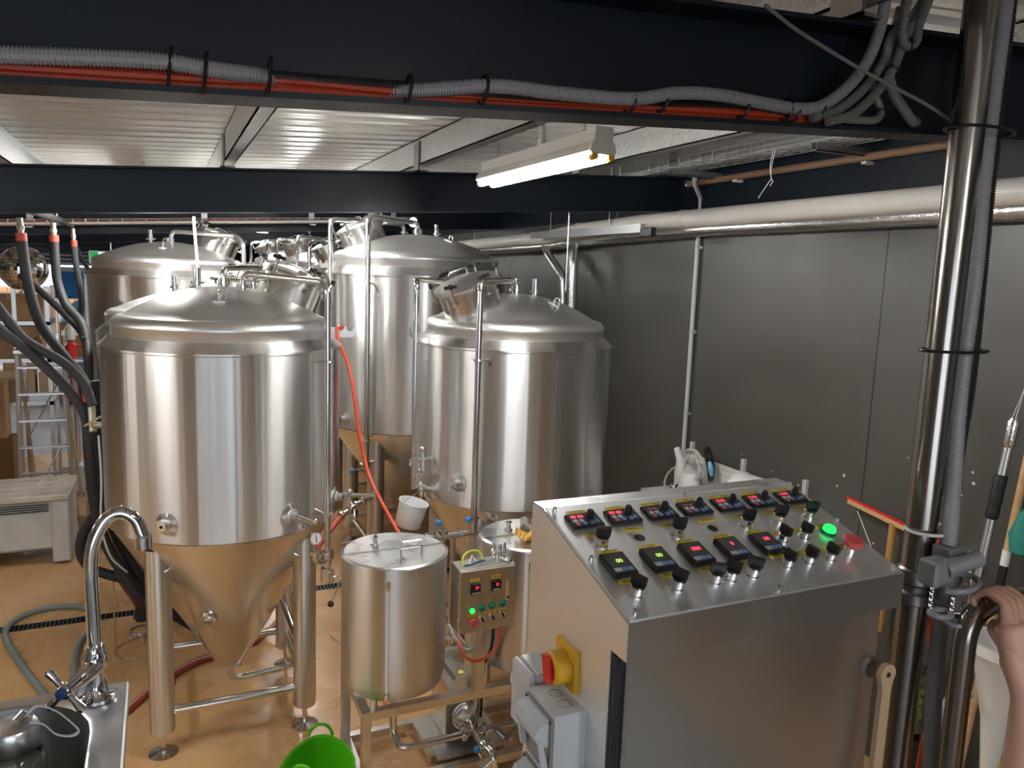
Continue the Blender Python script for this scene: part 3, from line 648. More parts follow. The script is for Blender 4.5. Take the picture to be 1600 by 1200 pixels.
def kettle(X, Y, label, gloves=False):
    t = thing('wash_tank', label, 'tank', (X, Y, .45), 'small wash tanks')
    r = .25
    MB().lathe([(0, .50), (.12, .505), (.20, .52), (.235, .545), (r, .60), (r, 1.165), (r + .004, 1.167), (r + .004, 1.178), (r, 1.18)], (X, Y, 0), 64).build('shell', 'tank_jacket', t, 40)
    MB().lathe([(r, 1.176), (r - .012, 1.184), (r - .03, 1.183), (0, 1.186)], (X, Y, 0), 64).build('lid', 'steel_lid', t, 30)
    MB().box(X - r + .01, X + r - .01, Y + .0, Y + .003, 1.183, 1.190).build('lid_seam', 'steel_lid', t)
    MB().pipe([(X + .0, Y - .10, 1.185), (X + .0, Y - .10, 1.225), (X + .10, Y - .10, 1.225), (X + .10, Y - .10, 1.185)], .005, .012, 8).build('lid_handle', 'steel_pipe', t)
    MB().lathe([(.022, 0), (.022, .012), (.012, .016), (.012, .045), (.018, .05), (.012, .06), (0, .062)], (X - .085, Y + .06, 1.184), 16).build('lid_vent', 'steel_pipe', t)
    MB().cyl((X + .055, Y + .03, 1.20), (X + .14, Y + .03, 1.20), .008, .008, 10).cyl((X + .045, Y + .03, 1.20), (X + .056, Y + .03, 1.20), .009, .009, 10).build('lid_hinge', 'steel_pipe', t)
    a = math.radians(248); d = Vector((math.cos(a), math.sin(a), 0)); q = Vector((X, Y, 0)) + d * (r + .012)
    g = MB().cyl(q + Vector((0, 0, .60)), q + Vector((0, 0, 1.08)), .0065, .0065, 10).build('sight_glass', 'milky_plastic', t)
    for z in (.59, 1.09): MB().pipe([q - d * .02 + Vector((0, 0, z)), q + Vector((0, 0, z)), q + Vector((0, 0, z + (.04 if z > 1 else -.03)))], .009, .01, 10).build('glass_fitting', 'steel_pipe', g)
    MB().cyl((X, Y, .44), (X, Y, .51), .022, .022, 14).torus((X, Y, .47), .026, .006, (0, 0, 1), 18, 6).build('outlet', 'steel_pipe', t)
    for k in range(3):
        an = math.radians(90 + 120 * k + 15); MB().cyl((X + .18 * math.cos(an), Y + .18 * math.sin(an), .461), (X + .18 * math.cos(an), Y + .18 * math.sin(an), .55), .016, .016, 10).build('support_stub', 'steel_leg', t)
    e = Vector((X + .25, Y - .05, .72)) if not gloves else Vector((X - .24, Y - .08, .78))
    sg = 1 if not gloves else -1
    MB().cyl(e - Vector((sg * .02, 0, 0)), e + Vector((sg * .05, -.02, 0)), .013, .013, 10).cyl(e + Vector((sg * .03, -.01, -.03)), e + Vector((sg * .03, -.01, .035)), .012, .012, 10).torus(e + Vector((sg * .05, -.02, 0)), .018, .006, (1, -.3, 0), 14, 6).build('side_valve', 'chrome', t)
    return t
kettle(.985, 3.415, 'small round steel tank with split lid, left of the control box')
kettle(1.69, 3.415, 'small round steel tank with leather gloves on its lid, behind the control box', True)
t = thing('leather_glove', 'tan and grey leather work gloves lying on the small tank lid', 'glove', (1.70, 3.33, 1.187))
MB().sweep([(1.62, 3.30, 1.20), (1.67, 3.32, 1.205), (1.73, 3.33, 1.206), (1.80, 3.33, 1.20)], [.012, .03, .034, .030], 12).xf(Matrix.Translation((0, 0, 0))).build('palm', 'leather', t)
for i in range(4): MB().sweep([(1.66 - .01 * i, 3.30 + .02 * i, 1.207), (1.615 - .006 * i, 3.285 + .025 * i, 1.215 + .006 * i), (1.60 - .002 * i, 3.27 + .03 * i, 1.203)], [.014, .013, .009], 10).build('finger', 'leather', t)
MB().sweep([(1.69, 3.36, 1.21), (1.655, 3.39, 1.235), (1.67, 3.42, 1.25), (1.70, 3.43, 1.24)], [.02, .028, .026, .014], 10).build('cuff', 'leather_grey', t)
# control box
Q = thing('control_box', 'small stainless control box with displays and green lamps on the skid', 'control box', (1.34, 3.16, .85))
bx0, bx1, by, bz0, bz1 = 1.20, 1.478, 3.105, .855, 1.165
MB().bev(bx0, bx1, by + .004, by + .12, bz0, bz1, .003).build('enclosure', 'steel_box', Q, 0)
MB().bev(bx0 + .002, bx1 - .002, by - .006, by + .004, bz0 + .004, bz1 - .006, .003).build('door', 'steel_box', Q, 0)
for z in (.91, 1.085): MB().bev(bx0 - .006, bx0 + .004, by - .008, by + .012, z - .022, z + .022, .002).build('hinge', 'steel_pipe', Q)
l = MB().bev(bx1 - .05, bx1 - .03, by - .012, by - .005, .99, 1.095, .003).build('latch', 'chrome', Q)
MB().cyl((bx1 - .04, by - .014, 1.01), (bx1 - .04, by - .011, 1.01), .006, .006, 12).build('latch_lock', 'ink', l)
fy = by - .006
for (x, z, s_) in ((1.275, 1.07, '77'), (1.378, 1.075, '21')):
    d = MB().bev(x - .024, x + .024, fy - .010, fy, z - .026, z + .024, .002).build('temperature_display', 'black_plastic', Q, 0)
    lettering(s_, .02, (x + .005, fy - .0104, z + .006), (1, 0, 0), (0, 0, 1), 'led_red', d, 'readout')
    MB().box(x - .018, x + .02, fy - .0112, fy - .010, z - .022, z - .014).build('display_button', 'button_pale', d, 0)
    p_ = MB().box(x - .024, x + .02, fy - .0012, fy, z + .034, z + .050).build('label_plate', 'yellow', Q, 0)
    lettering('TEMP', .011, (x - .002, fy - .0014, z + .042), (1, 0, 0), (0, 0, 1), 'ink', p_)
for i in range(4):
    x = 1.260 + .051 * i; z = .969 + .004 * i
    o = MB().lathe([(.017, 0), (.017, .004), (.014, .006), (0, .006)], (x, fy, z), 22, (0, -1, 0)).build('indicator_lamp', 'green_lens_off', Q)
    MB().lathe([(.0135, .0), (.0135, .006), (.009, .011), (0, .013)], (x, fy - .005, z), 22, (0, -1, 0)).build('lamp_lens', 'green_lens_on' if i == 0 else 'green_lens_off', o)
    p_ = MB().box(x - .020, x + .020, fy - .0012, fy, z - .034, z - .023).build('label_plate', 'yellow', Q, 0)
    lettering(['POWER', 'PUMP', 'HEAT 1', 'HEAT 2'][i], .008, (x, fy - .0014, z - .0285), (1, 0, 0), (0, 0, 1), 'ink', p_)
    zz = z - .052
    if i == 0:
        e = MB().lathe([(.012, 0), (.012, .014), (.016, .016), (.020, .024), (.018, .030), (0, .031)], (x + .004, fy, zz), 24, (0, -1, 0)).build('stop_button', 'estop_red', Q)
    else:
        e = MB().lathe([(.0125, 0), (.0125, .010), (.0, .010)], (x, fy, zz), 20, (0, -1, 0)).build('selector_switch', 'chrome', Q)
        MB().obox((x, fy - .014, zz), (.004, 0, .002), (0, .006, 0), (-.005, 0, .010)).build('switch_lever', 'black_plastic', e, 0)
# things left on top of the box
t = thing('safety_glasses', 'yellow framed clear safety glasses on top of the small control box', 'glasses', (1.27, 3.16, 1.167))
MB().hose([(1.225, 3.125, 1.175), (1.23, 3.15, 1.205), (1.27, 3.17, 1.225), (1.32, 3.18, 1.215), (1.335, 3.165, 1.185)], .0045, 8).build('strap_frame', 'lime_yellow', t)
MB().hose([(1.225, 3.13, 1.175), (1.26, 3.12, 1.18), (1.29, 3.125, 1.185), (1.335, 3.15, 1.18)], .005, 8).build('lens_frame', 'blue_badge', t)
MB().hose([(1.255, 3.13, 1.173), (1.275, 3.16, 1.20), (1.285, 3.165, 1.20), (1.295, 3.14, 1.175)], .003, 8).build('nose_piece', 'white_plastic', t)
for i, (x, y, h, lab) in enumerate(((1.400, 3.19, .075, 'bigger steel hose fitting standing on the small control box'), (1.432, 3.185, .072, 'middle steel hose fitting standing on the small control box'), (1.455, 3.185, .08, 'slim steel hose barb standing on the small control box'))):
    r = (.013, .011, .009)[i]
    tag(MB().lathe([(0, 0), (r, 0), (r, h * .18), (r * .75, h * .22), (r, h * .3), (r, h * .45), (r * .7, h * .5), (r * .95, h * .6), (r * .65, h * .7), (r * .8, h * .85), (r * .5, h), (0, h)], (x, y, 1.1655), 16).build('hose_fitting', 'chrome'), lab, 'fitting', 'hose fittings on the control box')
tag(MB().sweep([(1.43, 3.165, 1.178), (1.445, 3.13, 1.176), (1.455, 3.112, 1.176)], [.011, .012, .008], 12).build('hose_fitting', 'chrome'), 'steel hose fitting lying on its side at the edge of the small control box', 'fitting', 'hose fittings on the control box')
# pump with shroud
t = thing('pump', 'stainless pump with sloped motor shroud and round head on the skid', 'pump', (1.38, 3.5, .085))
MB().prism([(1.30, .09), (1.475, .09), (1.475, .36), (1.43, .43), (1.345, .43), (1.30, .36)][::1] and [(.09, 1.285), (.36, 1.285), (.43, 1.335), (.43, 1.415), (.36, 1.465), (.09, 1.465)], 1, 3.47, 3.70).build('motor_shroud', 'steel_lid', t, 0)
MB().box(1.29, 1.46, 3.458, 3.47, .09, .33).build('shroud_front', 'steel_dark', t, 0)
wt = MB().prism([(.395, 1.437), (.395, 1.437), (.395, 1.437)], 1, 0, 0); wt.v = []; wt.f = []
a, b, c = Vector((1.36, 3.50, .4315)), Vector((1.40, 3.50, .4315)), Vector((1.38, 3.54, .4315))
wt.add([a, b, c, a + Vector((0, 0, .001)), b + Vector((0, 0, .001)), c + Vector((0, 0, .001))], [(0, 1, 2), (3, 5, 4), (0, 3, 4, 1), (1, 4, 5, 2), (2, 5, 3, 0)]); wt.build('warning_triangle', 'yellow', t, 0)
MB().lathe([(0, 0), (.075, 0), (.078, .012), (.072, .016), (.072, .028), (.066, .032), (.06, .05), (.03, .058), (.025, .075), (0, .075)], (1.385, 3.456, .225), 36, (0, -1, 0)).build('pump_head', 'steel_lid', t, 30)
MB().cyl((1.385, 3.39, .225), (1.385, 3.33, .20), .016, .016, 12).torus((1.385, 3.385, .225), .022, .006, (0, 1, 0), 18, 6).build('inlet', 'steel_pipe', t)
MB().cyl((1.435, 3.43, .25), (1.435, 3.43, .37), .020, .020, 12).torus((1.435, 3.43, .355), .026, .007, (0, 0, 1), 18, 6).build('outlet', 'steel_pipe', t)
MB().pipe([(1.39, 3.40, .18), (1.36, 3.385, .165), (1.345, 3.37, .19)], .005, .01, 8).build('bleed_cock', 'steel_pipe', t)
t = thing('skid_pipework', 'steel pipe from the small tank running along the skid to the pump', 'pipe', (1.3, 3.33, .2))
pp = MB().pipe([(.985, 3.415, .44), (.985, 3.40, .25), (1.0, 3.335, .195), (1.9, 3.325, .205)], .0185, .06, 14)
for x in (1.335, 1.445): ferrule(pp, (x, 3.33, .20), (1, 0, 0), .022)
pp.build('pipe', 'steel_pipe', t)
v_ = MB().pipe([(1.385, 3.33, .20), (1.40, 3.24, .185), (1.43, 3.18, .16), (1.435, 3.16, .06)], .019, .05, 14); ferrule(v_, (1.41, 3.22, .18), (.3, -.8, -.2), .024); v_.build('drop_leg', 'steel_pipe', t)
bv = MB().cyl((1.40, 3.245, .186), (1.425, 3.19, .166), .028, .028, 16).build('drain_valve', 'steel_pipe', t)
MB().cyl((1.38, 3.18, .13), (1.335, 3.16, .215), .005, .005, 8).build('valve_handle', 'steel_pipe', bv)
MB().ball((1.333, 3.158, .222), .018).build('handle_ball', 'blue_ball', bv)
MB().cyl((1.36, 3.16, .10), (1.42, 3.17, .13), .016, .016, 12).torus((1.365, 3.162, .105), .018, .007, (1, .2, .4), 14, 6).build('side_port', 'chrome', t)
MB().sweep([(1.50, 3.30, .20), (1.53, 3.28, .17), (1.56, 3.27, .16)], .016, 10).sweep([(1.53, 3.25, .17), (1.57, 3.22, .24), (1.62, 3.20, .20), (1.63, 3.19, .14)], [.010, .016, .013, .008], 8).build('lever_valve', 'steel_dark', t)
# valve manifold at the back of the skid
t = thing('valve_manifold', 'steel pipe manifold with two blue ball handles behind the small tanks', 'manifold', (1.45, 3.9, 0))
pp = MB().cyl((1.22, 3.9, 1.035), (1.80, 3.9, 1.05), .0185, .0185, 14)
for x in (1.30, 1.36, 1.40, 1.50, 1.58, 1.66): ferrule(pp, (x, 3.9, 1.038 + (x - 1.3) * .02), (1, 0, 0), .021)
pp.build('header_pipe', 'steel_pipe', t)
for i, x in enumerate((1.40, 1.575)):
    b_ = MB().lathe([(.014, 0), (.026, .005), (.026, .03), (.012, .034), (.012, .05), (0, .05)], (x, 3.9, 1.045), 16).build('butterfly_valve', 'steel_pipe', t)
    MB().cyl((x, 3.89, 1.085), (x - .035, 3.87, 1.125), .005, .005, 8).build('valve_handle', 'steel_pipe', b_)
    MB().ball((x - .04, 3.868, 1.132), .018).build('handle_ball', 'blue_ball', b_)
for x in (1.46, 1.70): MB().cyl((x, 3.9, 0), (x, 3.9, 1.035), .017, .017, 12).build('stand_pipe', 'steel_pipe', t)
# hoses and cable under the control box
tag(MB().hose([(1.285, 3.36, .725), (1.27, 3.26, .72), (1.275, 3.2, .69), (1.32, 3.19, .664), (1.38, 3.19, .672), (1.43, 3.19, .72), (1.445, 3.18, .80), (1.445, 3.17, .86)], .0075, 8).build('orange_tube', 'orange_hose'), 'orange tube looping below the small control box', 'hose')
tag(MB().hose([(1.25, 3.37, .78), (1.27, 3.30, .72), (1.31, 3.28, .68), (1.35, 3.27, .70), (1.37, 3.28, .76), (1.38, 3.24, .86)], .0065, 8).build('grey_tube', 'grey_plastic'), 'grey tube looping inside the orange one below the control box', 'hose')
tag(MB().hose([(1.415, 3.19, .86), (1.418, 3.22, .70), (1.41, 3.30, .56), (1.425, 3.36, .45), (1.44, 3.37, .33), (1.45, 3.40, .23)], .0075, 8).build('power_lead', 'black_rubber'), 'black power lead from the control box down to the pump', 'cable')
# ================================================================== control console
KX0, KX1 = .72, 1.40
T0 = Vector((KX0, 1.387, 2.015)); S = Vector((0, -.95553, -.29488)); NV = Vector((0, -.29488, .95553)); U = Vector((1, 0, 0)); LP = .3527
K = thing('control_console', 'stainless control console with sloping panel of switches and displays', 'control console', (1.06, 1.25, .9))
def kp(u, v, h=0): return T0 + U * u + S * v + NV * h
# hood with its ledge and front lip, set over a cabinet
yb, yf = 1.437, 1.05
hood = [(yb, 2.015), (1.387, 2.015), (yf, 1.911), (yf, 1.838), (yf + .02, 1.838), (yb, 1.838)]
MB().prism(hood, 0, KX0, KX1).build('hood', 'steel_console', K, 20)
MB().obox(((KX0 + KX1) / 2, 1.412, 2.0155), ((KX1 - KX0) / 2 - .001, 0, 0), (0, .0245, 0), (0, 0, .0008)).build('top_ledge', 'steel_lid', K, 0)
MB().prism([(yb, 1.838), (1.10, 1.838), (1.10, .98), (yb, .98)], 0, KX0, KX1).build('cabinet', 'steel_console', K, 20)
MB().prism([(yb - .001, 2.013), (1.387, 2.013), (yf + .001, 1.909), (yf + .001, 1.840), (1.101, 1.840), (1.101, .982), (yb - .001, .982)], 0, KX0 - .0012, KX0 + .001).build('side_panel', 'steel_side', K, 0)
dr_ = MB().bev(KX0 + .022, KX1 - .02, 1.078, 1.099, 1.0, 1.822, .004).build('door', 'steel_console', K)
MB().box(KX0 + .004, KX0 + .016, 1.088, 1.101, 1.0, 1.83).build('door_seal', 'black_rubber', K)
MB().cyl((KX1 - .035, 1.072, 1.695), (KX1 - .035, 1.078, 1.695), .022, .022, 20).build('lock_disc', 'steel_dark', dr_)
for x in (KX0 + .05, KX1 - .05):
    for y in (1.15, 1.39): MB().cyl((x, y, .9), (x, y, .98), .025, .02, 12).build('foot', 'black_rubber', K)
# face plate, slightly proud
c = kp(.34, LP / 2, .0015)
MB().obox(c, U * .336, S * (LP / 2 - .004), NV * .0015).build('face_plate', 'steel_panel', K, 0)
H0 = .003
for (u, v) in ((.016, .018), (.014, .184), (.02, .337), (.349, .014), (.668, .012), (.668, .169), (.664, .336), (.344, .341)):
    MB().cyl(kp(u, v, H0), kp(u, v, .014), .0045, .004, 10).build('panel_screw', 'chrome', K)
def plate(u, v, w, text, hh=.0105):
    o = MB().obox(kp(u, v, H0 + .0006), U * w / 2, S * hh / 2, NV * .0006).build('label_plate', 'yellow', K, 0)
    lettering(text, hh * .82, kp(u, v, H0 + .0013), U, -S, 'ink', o)
def vfd(u, v, code):
    w, h = .036, .0225
    o = MB().prism([(0, 0)] * 3, 0, 0, 0); o.v = []; o.f = []
    outline = [(-w, -h), (w, -h), (w + .001, h), (-w + .001, h), (-w, .006), (-w + .005, .005), (-w + .005, -.005), (-w, -.006)]
    k = len(outline); o.add([kp(u + a, v + b, H0 + z) for z in (0, .006) for a, b in outline], [tuple(range(k)), tuple(range(2 * k - 1, k - 1, -1))] + [(i, k + i, k + (i + 1) % k, (i + 1) % k) for i in range(k)])
    ob = o.build('drive_keypad', 'black_plastic', K, 0)
    MB().obox(kp(u, v, H0 + .0064), U * (w - .003), S * (h - .003), NV * .0006).build('keypad_face', 'display_grey', ob, 0)
    lettering(code, .013, kp(u - .014, v - .010, H0 + .0072), U, -S, 'led_red', ob, 'readout')
    for i, (a, b, m_) in enumerate(((-.024, .004, 'button_pale'), (-.010, .004, 'button_pale'), (-.022, .014, 'button_red'), (-.006, .013, 'button_blue'), (.012, .013, 'button_blue'), (.024, .010, 'button_blue'))):
        MB().lathe([(.0055, 0), (.0055, .0015), (.004, .0028), (0, .003)], kp(u + a, v + b, H0 + .0065), 12, NV).build('keypad_button', m_, ob)
    MB().lathe([(.0085, 0), (.0085, .004), (.007, .016), (.005, .018), (0, .018)], kp(u + .014, v - .006, H0 + .0065), 14, NV).build('speed_dial', 'black_plastic', ob)
def knob(u, v, s=1.0, ang=0.0, wing='black_plastic', long=1.0):
    r = .0135 * s
    o = MB().lathe([(r * 1.1, 0), (r * 1.1, .004), (r, .006), (r, .019 * s), (r * .9, .0205 * s), (0, .0205 * s)], kp(u, v, H0), 24, NV).build('rotary_switch', 'chrome', K, 30)
    d = U * math.cos(ang) + S * math.sin(ang); e = NV.cross(d)
    mb = MB().lathe([(r * .92, 0), (r * .92, .004), (0, .004)], kp(u, v, H0 + .0205 * s), 20, NV)
    mb.obox(kp(u, v, H0 + .0205 * s + .0095 * long), d * r * 1.05, e * r * .34, NV * .0085 * long)
    mb.build('switch_lever', wing, o, 20)
def hole(u, v):
    MB().lathe([(.0115, 0), (.0115, .0004), (0, .0004)], kp(u, v, H0), 24, NV).build('empty_switch_hole', 'ink', K)
def pid(u, v, txt, m_):
    w, h = .0255, .0315
    cc = [(-w, -h), (w, -h), (w, h), (-w, h)]; k = 4
    o = MB().obox(kp(u, v, H0 + .0055), U * w, S * h, NV * .0055).build('temperature_display', 'black_plastic', K, 0)
    MB().obox(kp(u, v, H0 + .0113), U * (w - .003), S * (h - .003), NV * .0004).build('display_face', 'display_grey', o, 0)
    lettering(txt, .0145, kp(u + .003, v - .008 if m_ == 'led_red' else v - .004, H0 + .0118), U, -S, m_, o, 'readout')
    MB().obox(kp(u - .013, v + .020, H0 + .0119), U * .008, S * .0048, NV * .0008).build('display_button', 'button_pale', o, 0)
    for i in range(2): MB().obox(kp(u + .002 + i * .0125, v + .020, H0 + .0119), U * .0052, S * .0048, NV * .0008).build('display_button', 'button_blue', o, 0)
codes = ['88 88', '88 88', '- - -', '- - -', '0.00', '0.00', '0.00']
vl = ['MT-VFD', 'LT-VFD', 'WASH PUMP VFD', 'LT PUMP VFD', 'HLT PUMP VFD', 'KT PUMP VFD', 'LT PUMP VFD']
for i in range(7):
    u = .064 + .0933 * i
    plate(u, .0275, .046, vl[i], .0095); vfd(u, .063, codes[i])
    plate(u, .1065, .042, 'OFF/ON', .0095)
    if i in (1, 3): hole(.064 + .0925 * i, .1345)
    else: knob(.060 + .0915 * i, .141, 1.0, .25, long=1.2)
tl = ['MT TEMP', 'LT TEMP', 'KT TEMP', 'WT TEMP', 'HLT TEMP']
for i in range(5):
    u = .0655 + .0915 * i
    plate(u, .1655, .046, tl[i]); pid(u - .007, .2125, ['00', '00', '888', '8', '88'][i], 'led_green' if i < 2 else 'led_red')
for u, s in ((.495, 'MT-LIGHT'), (.555, 'LT-LIGHT'), (.617, 'POWER')): plate(u, .1765, .046, s, .0095)
for u in (.476, .536): knob(u, .205, .92, 1.35)
lo = MB().lathe([(.0165, 0), (.0165, .004), (.0145, .006)], kp(.613, .199, H0), 24, NV).build('power_lamp', 'green_lens_off', K)
MB().lathe([(.0145, .0), (.0145, .006), (.012, .011), (.006, .0135), (0, .014)], kp(.613, .199, H0 + .005), 24, NV).build('lamp_lens', 'green_lens_on', lo)
for i in range(4): plate(.061 + .0912 * i, .2545, .044, 'M/STOP', .011)
for u, s in ((.427, 'M/STOP'), (.494, 'MT-LIGHT'), (.553, 'KT-LIGHT'), (.612, 'ESTOP')): plate(u, .2475, .046, s, .0095)
for u, a in ((.051, 1.0), (.142, 1.0), (.230, .3), (.268, 1.0), (.322, .6)): knob(u, .290, 1.02, a, long=1.2)
for u in (.421, .479, .538): knob(u, .280, .92, 1.35)
es = MB().lathe([(.0135, 0), (.0135, .012), (.012, .02)], kp(.602, .272, H0), 24, NV).build('emergency_stop', 'chrome', K)
MB().lathe([(.012, 0), (.017, .002), (.0225, .010), (.0225, .016), (.019, .019), (.017, .0175), (0, .0175)], kp(.602, .272, H0 + .018), 28, NV).build('mushroom_button', 'estop_red', es, 40)
# isolator and sockets on the left side
bx = KX0
o = MB().bev(bx - .012, bx, 1.205, 1.285, 1.695, 1.785, .002).build('isolator_switch', 'yellow_dark', K, 0, label='yellow isolator plate with red rotary handle')
MB().lathe([(.034, 0), (.034, .03), (.030, .034), (.026, .034), (.024, .026), (0, .026)], (bx - .012, 1.247, 1.738), 32, (-1, 0, 0)).build('handle_ring', 'yellow_dark', o)
MB().obox((bx - .042, 1.247, 1.738), (.012, 0, 0), (0, .011, -.003), (0, .006, .027)).lathe([(.024, 0), (.024, .008), (0, .008)], (bx - .036, 1.247, 1.738), 24, (-1, 0, 0)).build('rotary_handle', 'red_plastic', o)
j = MB().bev(bx - .048, bx, 1.29, 1.385, 1.56, 1.70, .006).build('junction_box', 'grey_plastic', K, 0, label='pale grey junction box')
MB().bev(bx - .062, bx - .047, 1.29, 1.385, 1.56, 1.70, .006).build('box_lid', 'grey_plastic', j, 0)
MB().cyl((bx - .0635, 1.30, 1.60), (bx - .061, 1.30, 1.60), .006, .006, 10).build('lid_screw', 'white_plastic', j)
for i, (zc, lab) in enumerate(((1.625, 'upper grey socket outlet with hinged cover'), (1.495, 'lower grey socket outlet with hinged cover'))):
    y0, y1 = 1.17, 1.285
    s = MB().prism([(y0, zc - .06), (y1, zc - .06), (y1, zc + .058), (y0, zc + .058)], 0, bx - .07, bx - .0005).build('socket_outlet', 'grey_plastic', K, 0, label=lab)
    MB().prism([(y0 + .002, zc - .058), (y1 - .002, zc - .058), (y1 - .002, zc + .05), (y0 + .002, zc + .05)], 0, bx - .076, bx - .0695).build('socket_front', 'grey_plastic_dark', s, 0)
    MB().prism([(bx - .072, zc - .01), (bx - .098, zc + .002), (bx - .105, zc + .02), (bx - .098, zc + .035), (bx - .071, zc + .048)][::-1] if False else [(zc - .01, bx - .072), (zc + .002, bx - .098), (zc + .02, bx - .105), (zc + .035, bx - .098), (zc + .048, bx - .071)], 1, y0 + .01, y1 - .008).build('flip_cover', 'grey_plastic', s, 30)
    for y in (y0 + .008, y1 - .016): MB().prism([(zc - .055, bx - .074), (zc - .05, bx - .088), (zc + .01, bx - .098), (zc + .01, bx - .09), (zc - .04, bx - .078)], 1, y, y + .008).build('hinge_arm', 'grey_plastic', s, 0)
    for y in (1.205, 1.245): MB().torus((bx - .03, y, zc + .0585), .013, .0008, (0, 0, 1), 20, 5).build('knockout_ring', 'grey_plastic_dark', s)
    for y in (y0 + .006, y1 - .006): MB().cyl((bx - .0775, y, zc + .045), (bx - .075, y, zc + .045), .004, .004, 8).build('front_screw', 'ink', s)

t = thing('wooden_paddle', 'pale wooden paddle with a hole in its rounded end leaning on the console door', 'paddle', (1.36, 1.03, .9))
pd = Vector((-.035, -.02, -1)).normalized(); pc = Vector((1.372, 1.045, 1.695)); pw = Vector((1, 0, 0)); pn = pd.cross(pw).normalized()
k_ = []
for i in range(17):
    a = math.radians(-35 + 250 * i / 16); k_.append((.022 * math.cos(a), .022 * math.sin(a)))
prof = k_ + [(-.013, -.03), (-.014, -.79), (.014, -.79), (.013, -.03)]
n_ = len(prof); vs = [pc + pw * a - pd * b + pn * h for h in (-.006, .006) for a, b in prof]
MB().add(vs, [tuple(range(n_ - 1, -1, -1)), tuple(range(n_, 2 * n_))] + [(i, (i + 1) % n_, n_ + (i + 1) % n_, n_ + i) for i in range(n_)]).build('blade', 'cardboard_pale', t, 30)
MB().cyl(pc - pn * .0068, pc + pn * .0068, .006, .006, 14).build('hanging_hole', 'ink', t)
# ================================================================== overhead cables and conduits
def ry(pts, y): return [(a * y / b, y, 2.5 + (c - 2.5) * y / b) for a, b, c in pts]
def ub(pts, dz=.018): return [(a, b, max(c, zb(a) + dz)) for a, b, c in pts]
g1 = [(-0.225, 1.24, 2.763), (-0.183, 1.24, 2.76), (-0.095, 1.24, 2.769), (0.007, 1.24, 2.778), (0.074, 1.245, 2.778), (0.182, 1.27, 2.783), (0.288, 1.28, 2.786), (0.381, 1.26, 2.790), (0.514, 1.24, 2.81), (0.635, 1.24, 2.814), (0.785, 1.24, 2.823), (0.89, 1.24, 2.846), (0.994, 1.24, 2.854), (1.189, 1.24, 2.853), (1.274, 1.24, 2.882), (1.347, 1.24, 2.949), (1.386, 1.24, 3.031), (1.397, 1.24, 3.122), (1.40, 1.24, 3.16)]
gc1 = thing('flexible_conduit', 'thick grey ribbed flexible conduit sagging along the near beam', 'conduit', (.5, 1.24, 2.8))
g1 = [(a * 1.07, b * 1.07 - .002, 2.5 + (c - 2.5) * 1.07) for a, b, c in g1]
g1 = [(x_, g1[0][1], zb(x_) + .040) for x_ in (-3.2, -2.2, -1.2, -.6)] + g1
MB().ribbed(g1, .013, .0052, .14, 10, 24).build('ribbed_tube', 'grey_conduit', gc1)
for (x, zc, h, w) in ((.02, 2.772, .035, .02), (.066, 2.768, .04, .02), (.155, 2.775, .038, .02), (.37, 2.785, .03, .02), (.50, 2.80, .032, .022), (.79, 2.815, .026, .02), (.86, 2.822, .02, .018), (1.05, 2.832, .022, .018), (1.16, 2.845, .03, .02), (1.18, 2.84, .022, .02), (1.245, 2.85, .03, .022)):
    pts = [(x * 1.07 + .003 * math.sin(a), 1.335 + w * math.cos(a), 2.5 + (zc - 2.5) * 1.07 + .004 + h * .8 * math.sin(a)) for a in [2 * PI * i / 14 for i in range(14)]]
    MB().sweep(pts, .0032, 6, closed=True).build('cable_tie', 'black_plastic', gc1)
bl = [(-0.23, 1.275, 2.765), (-0.113, 1.275, 2.771), (0.076, 1.27, 2.783), (0.233, 1.262, 2.788), (0.388, 1.255, 2.795), (0.524, 1.255, 2.800), (0.8, 1.262, 2.821), (1.045, 1.262, 2.846), (1.2, 1.28, 2.85)]
b2 = thing('flexible_conduit', 'thin black ribbed conduit under the grey one on the near beam', 'conduit', (.5, 1.262, 2.79)); bl = ub(ry(bl, 1.348), .021)
bl = [(x_, bl[0][1], zb(x_) + .03) for x_ in (-3.2, -2.2, -1.2, -.6)] + bl
MB().ribbed(bl, .009, .0046, .16, 9, 24).build('ribbed_tube', 'black_plastic', b2)
for lab, pts in (('upper orange power cable tied along the near beam', [(-0.23, 1.285, 2.752), (-0.113, 1.285, 2.760), (0.076, 1.28, 2.773), (0.185, 1.275, 2.782), (0.335, 1.272, 2.787), (0.513, 1.272, 2.80), (0.794, 1.272, 2.817), (1.046, 1.272, 2.833), (1.248, 1.272, 2.847)]),
                 ('lower orange power cable lying on the near beam flange', [(-0.231, 1.29, 2.745), (-0.113, 1.29, 2.75), (0.075, 1.29, 2.762), (0.185, 1.288, 2.771), (0.335, 1.286, 2.781), (0.513, 1.286, 2.793), (0.794, 1.286, 2.811), (1.047, 1.286, 2.829), (1.284, 1.286, 2.845)]),
                 ('orange power cable bulging between its two neighbours on the near beam', [(-.2, 1.30, 2.757), (0.075, 1.274, 2.768), (0.184, 1.26, 2.781), (0.333, 1.262, 2.785), (0.441, 1.268, 2.79), (0.619, 1.268, 2.804), (0.79, 1.27, 2.812), (1.172, 1.27, 2.843)])):
    pts = ub(ry(pts, 1.358 if 'lower' in lab else (1.362 if 'upper' in lab else 1.35)), .018 if 'lower' in lab else .026)
    pts = [(x_, pts[0][1], zb(x_) + pts[0][2] - zb(pts[0][0])) for x_ in (-3.2, -2.2, -1.2, -.6)] + pts
    tag(MB().hose(pts, .0085, 9, 10).build('orange_cable', 'orange_cable'), lab, 'cable')
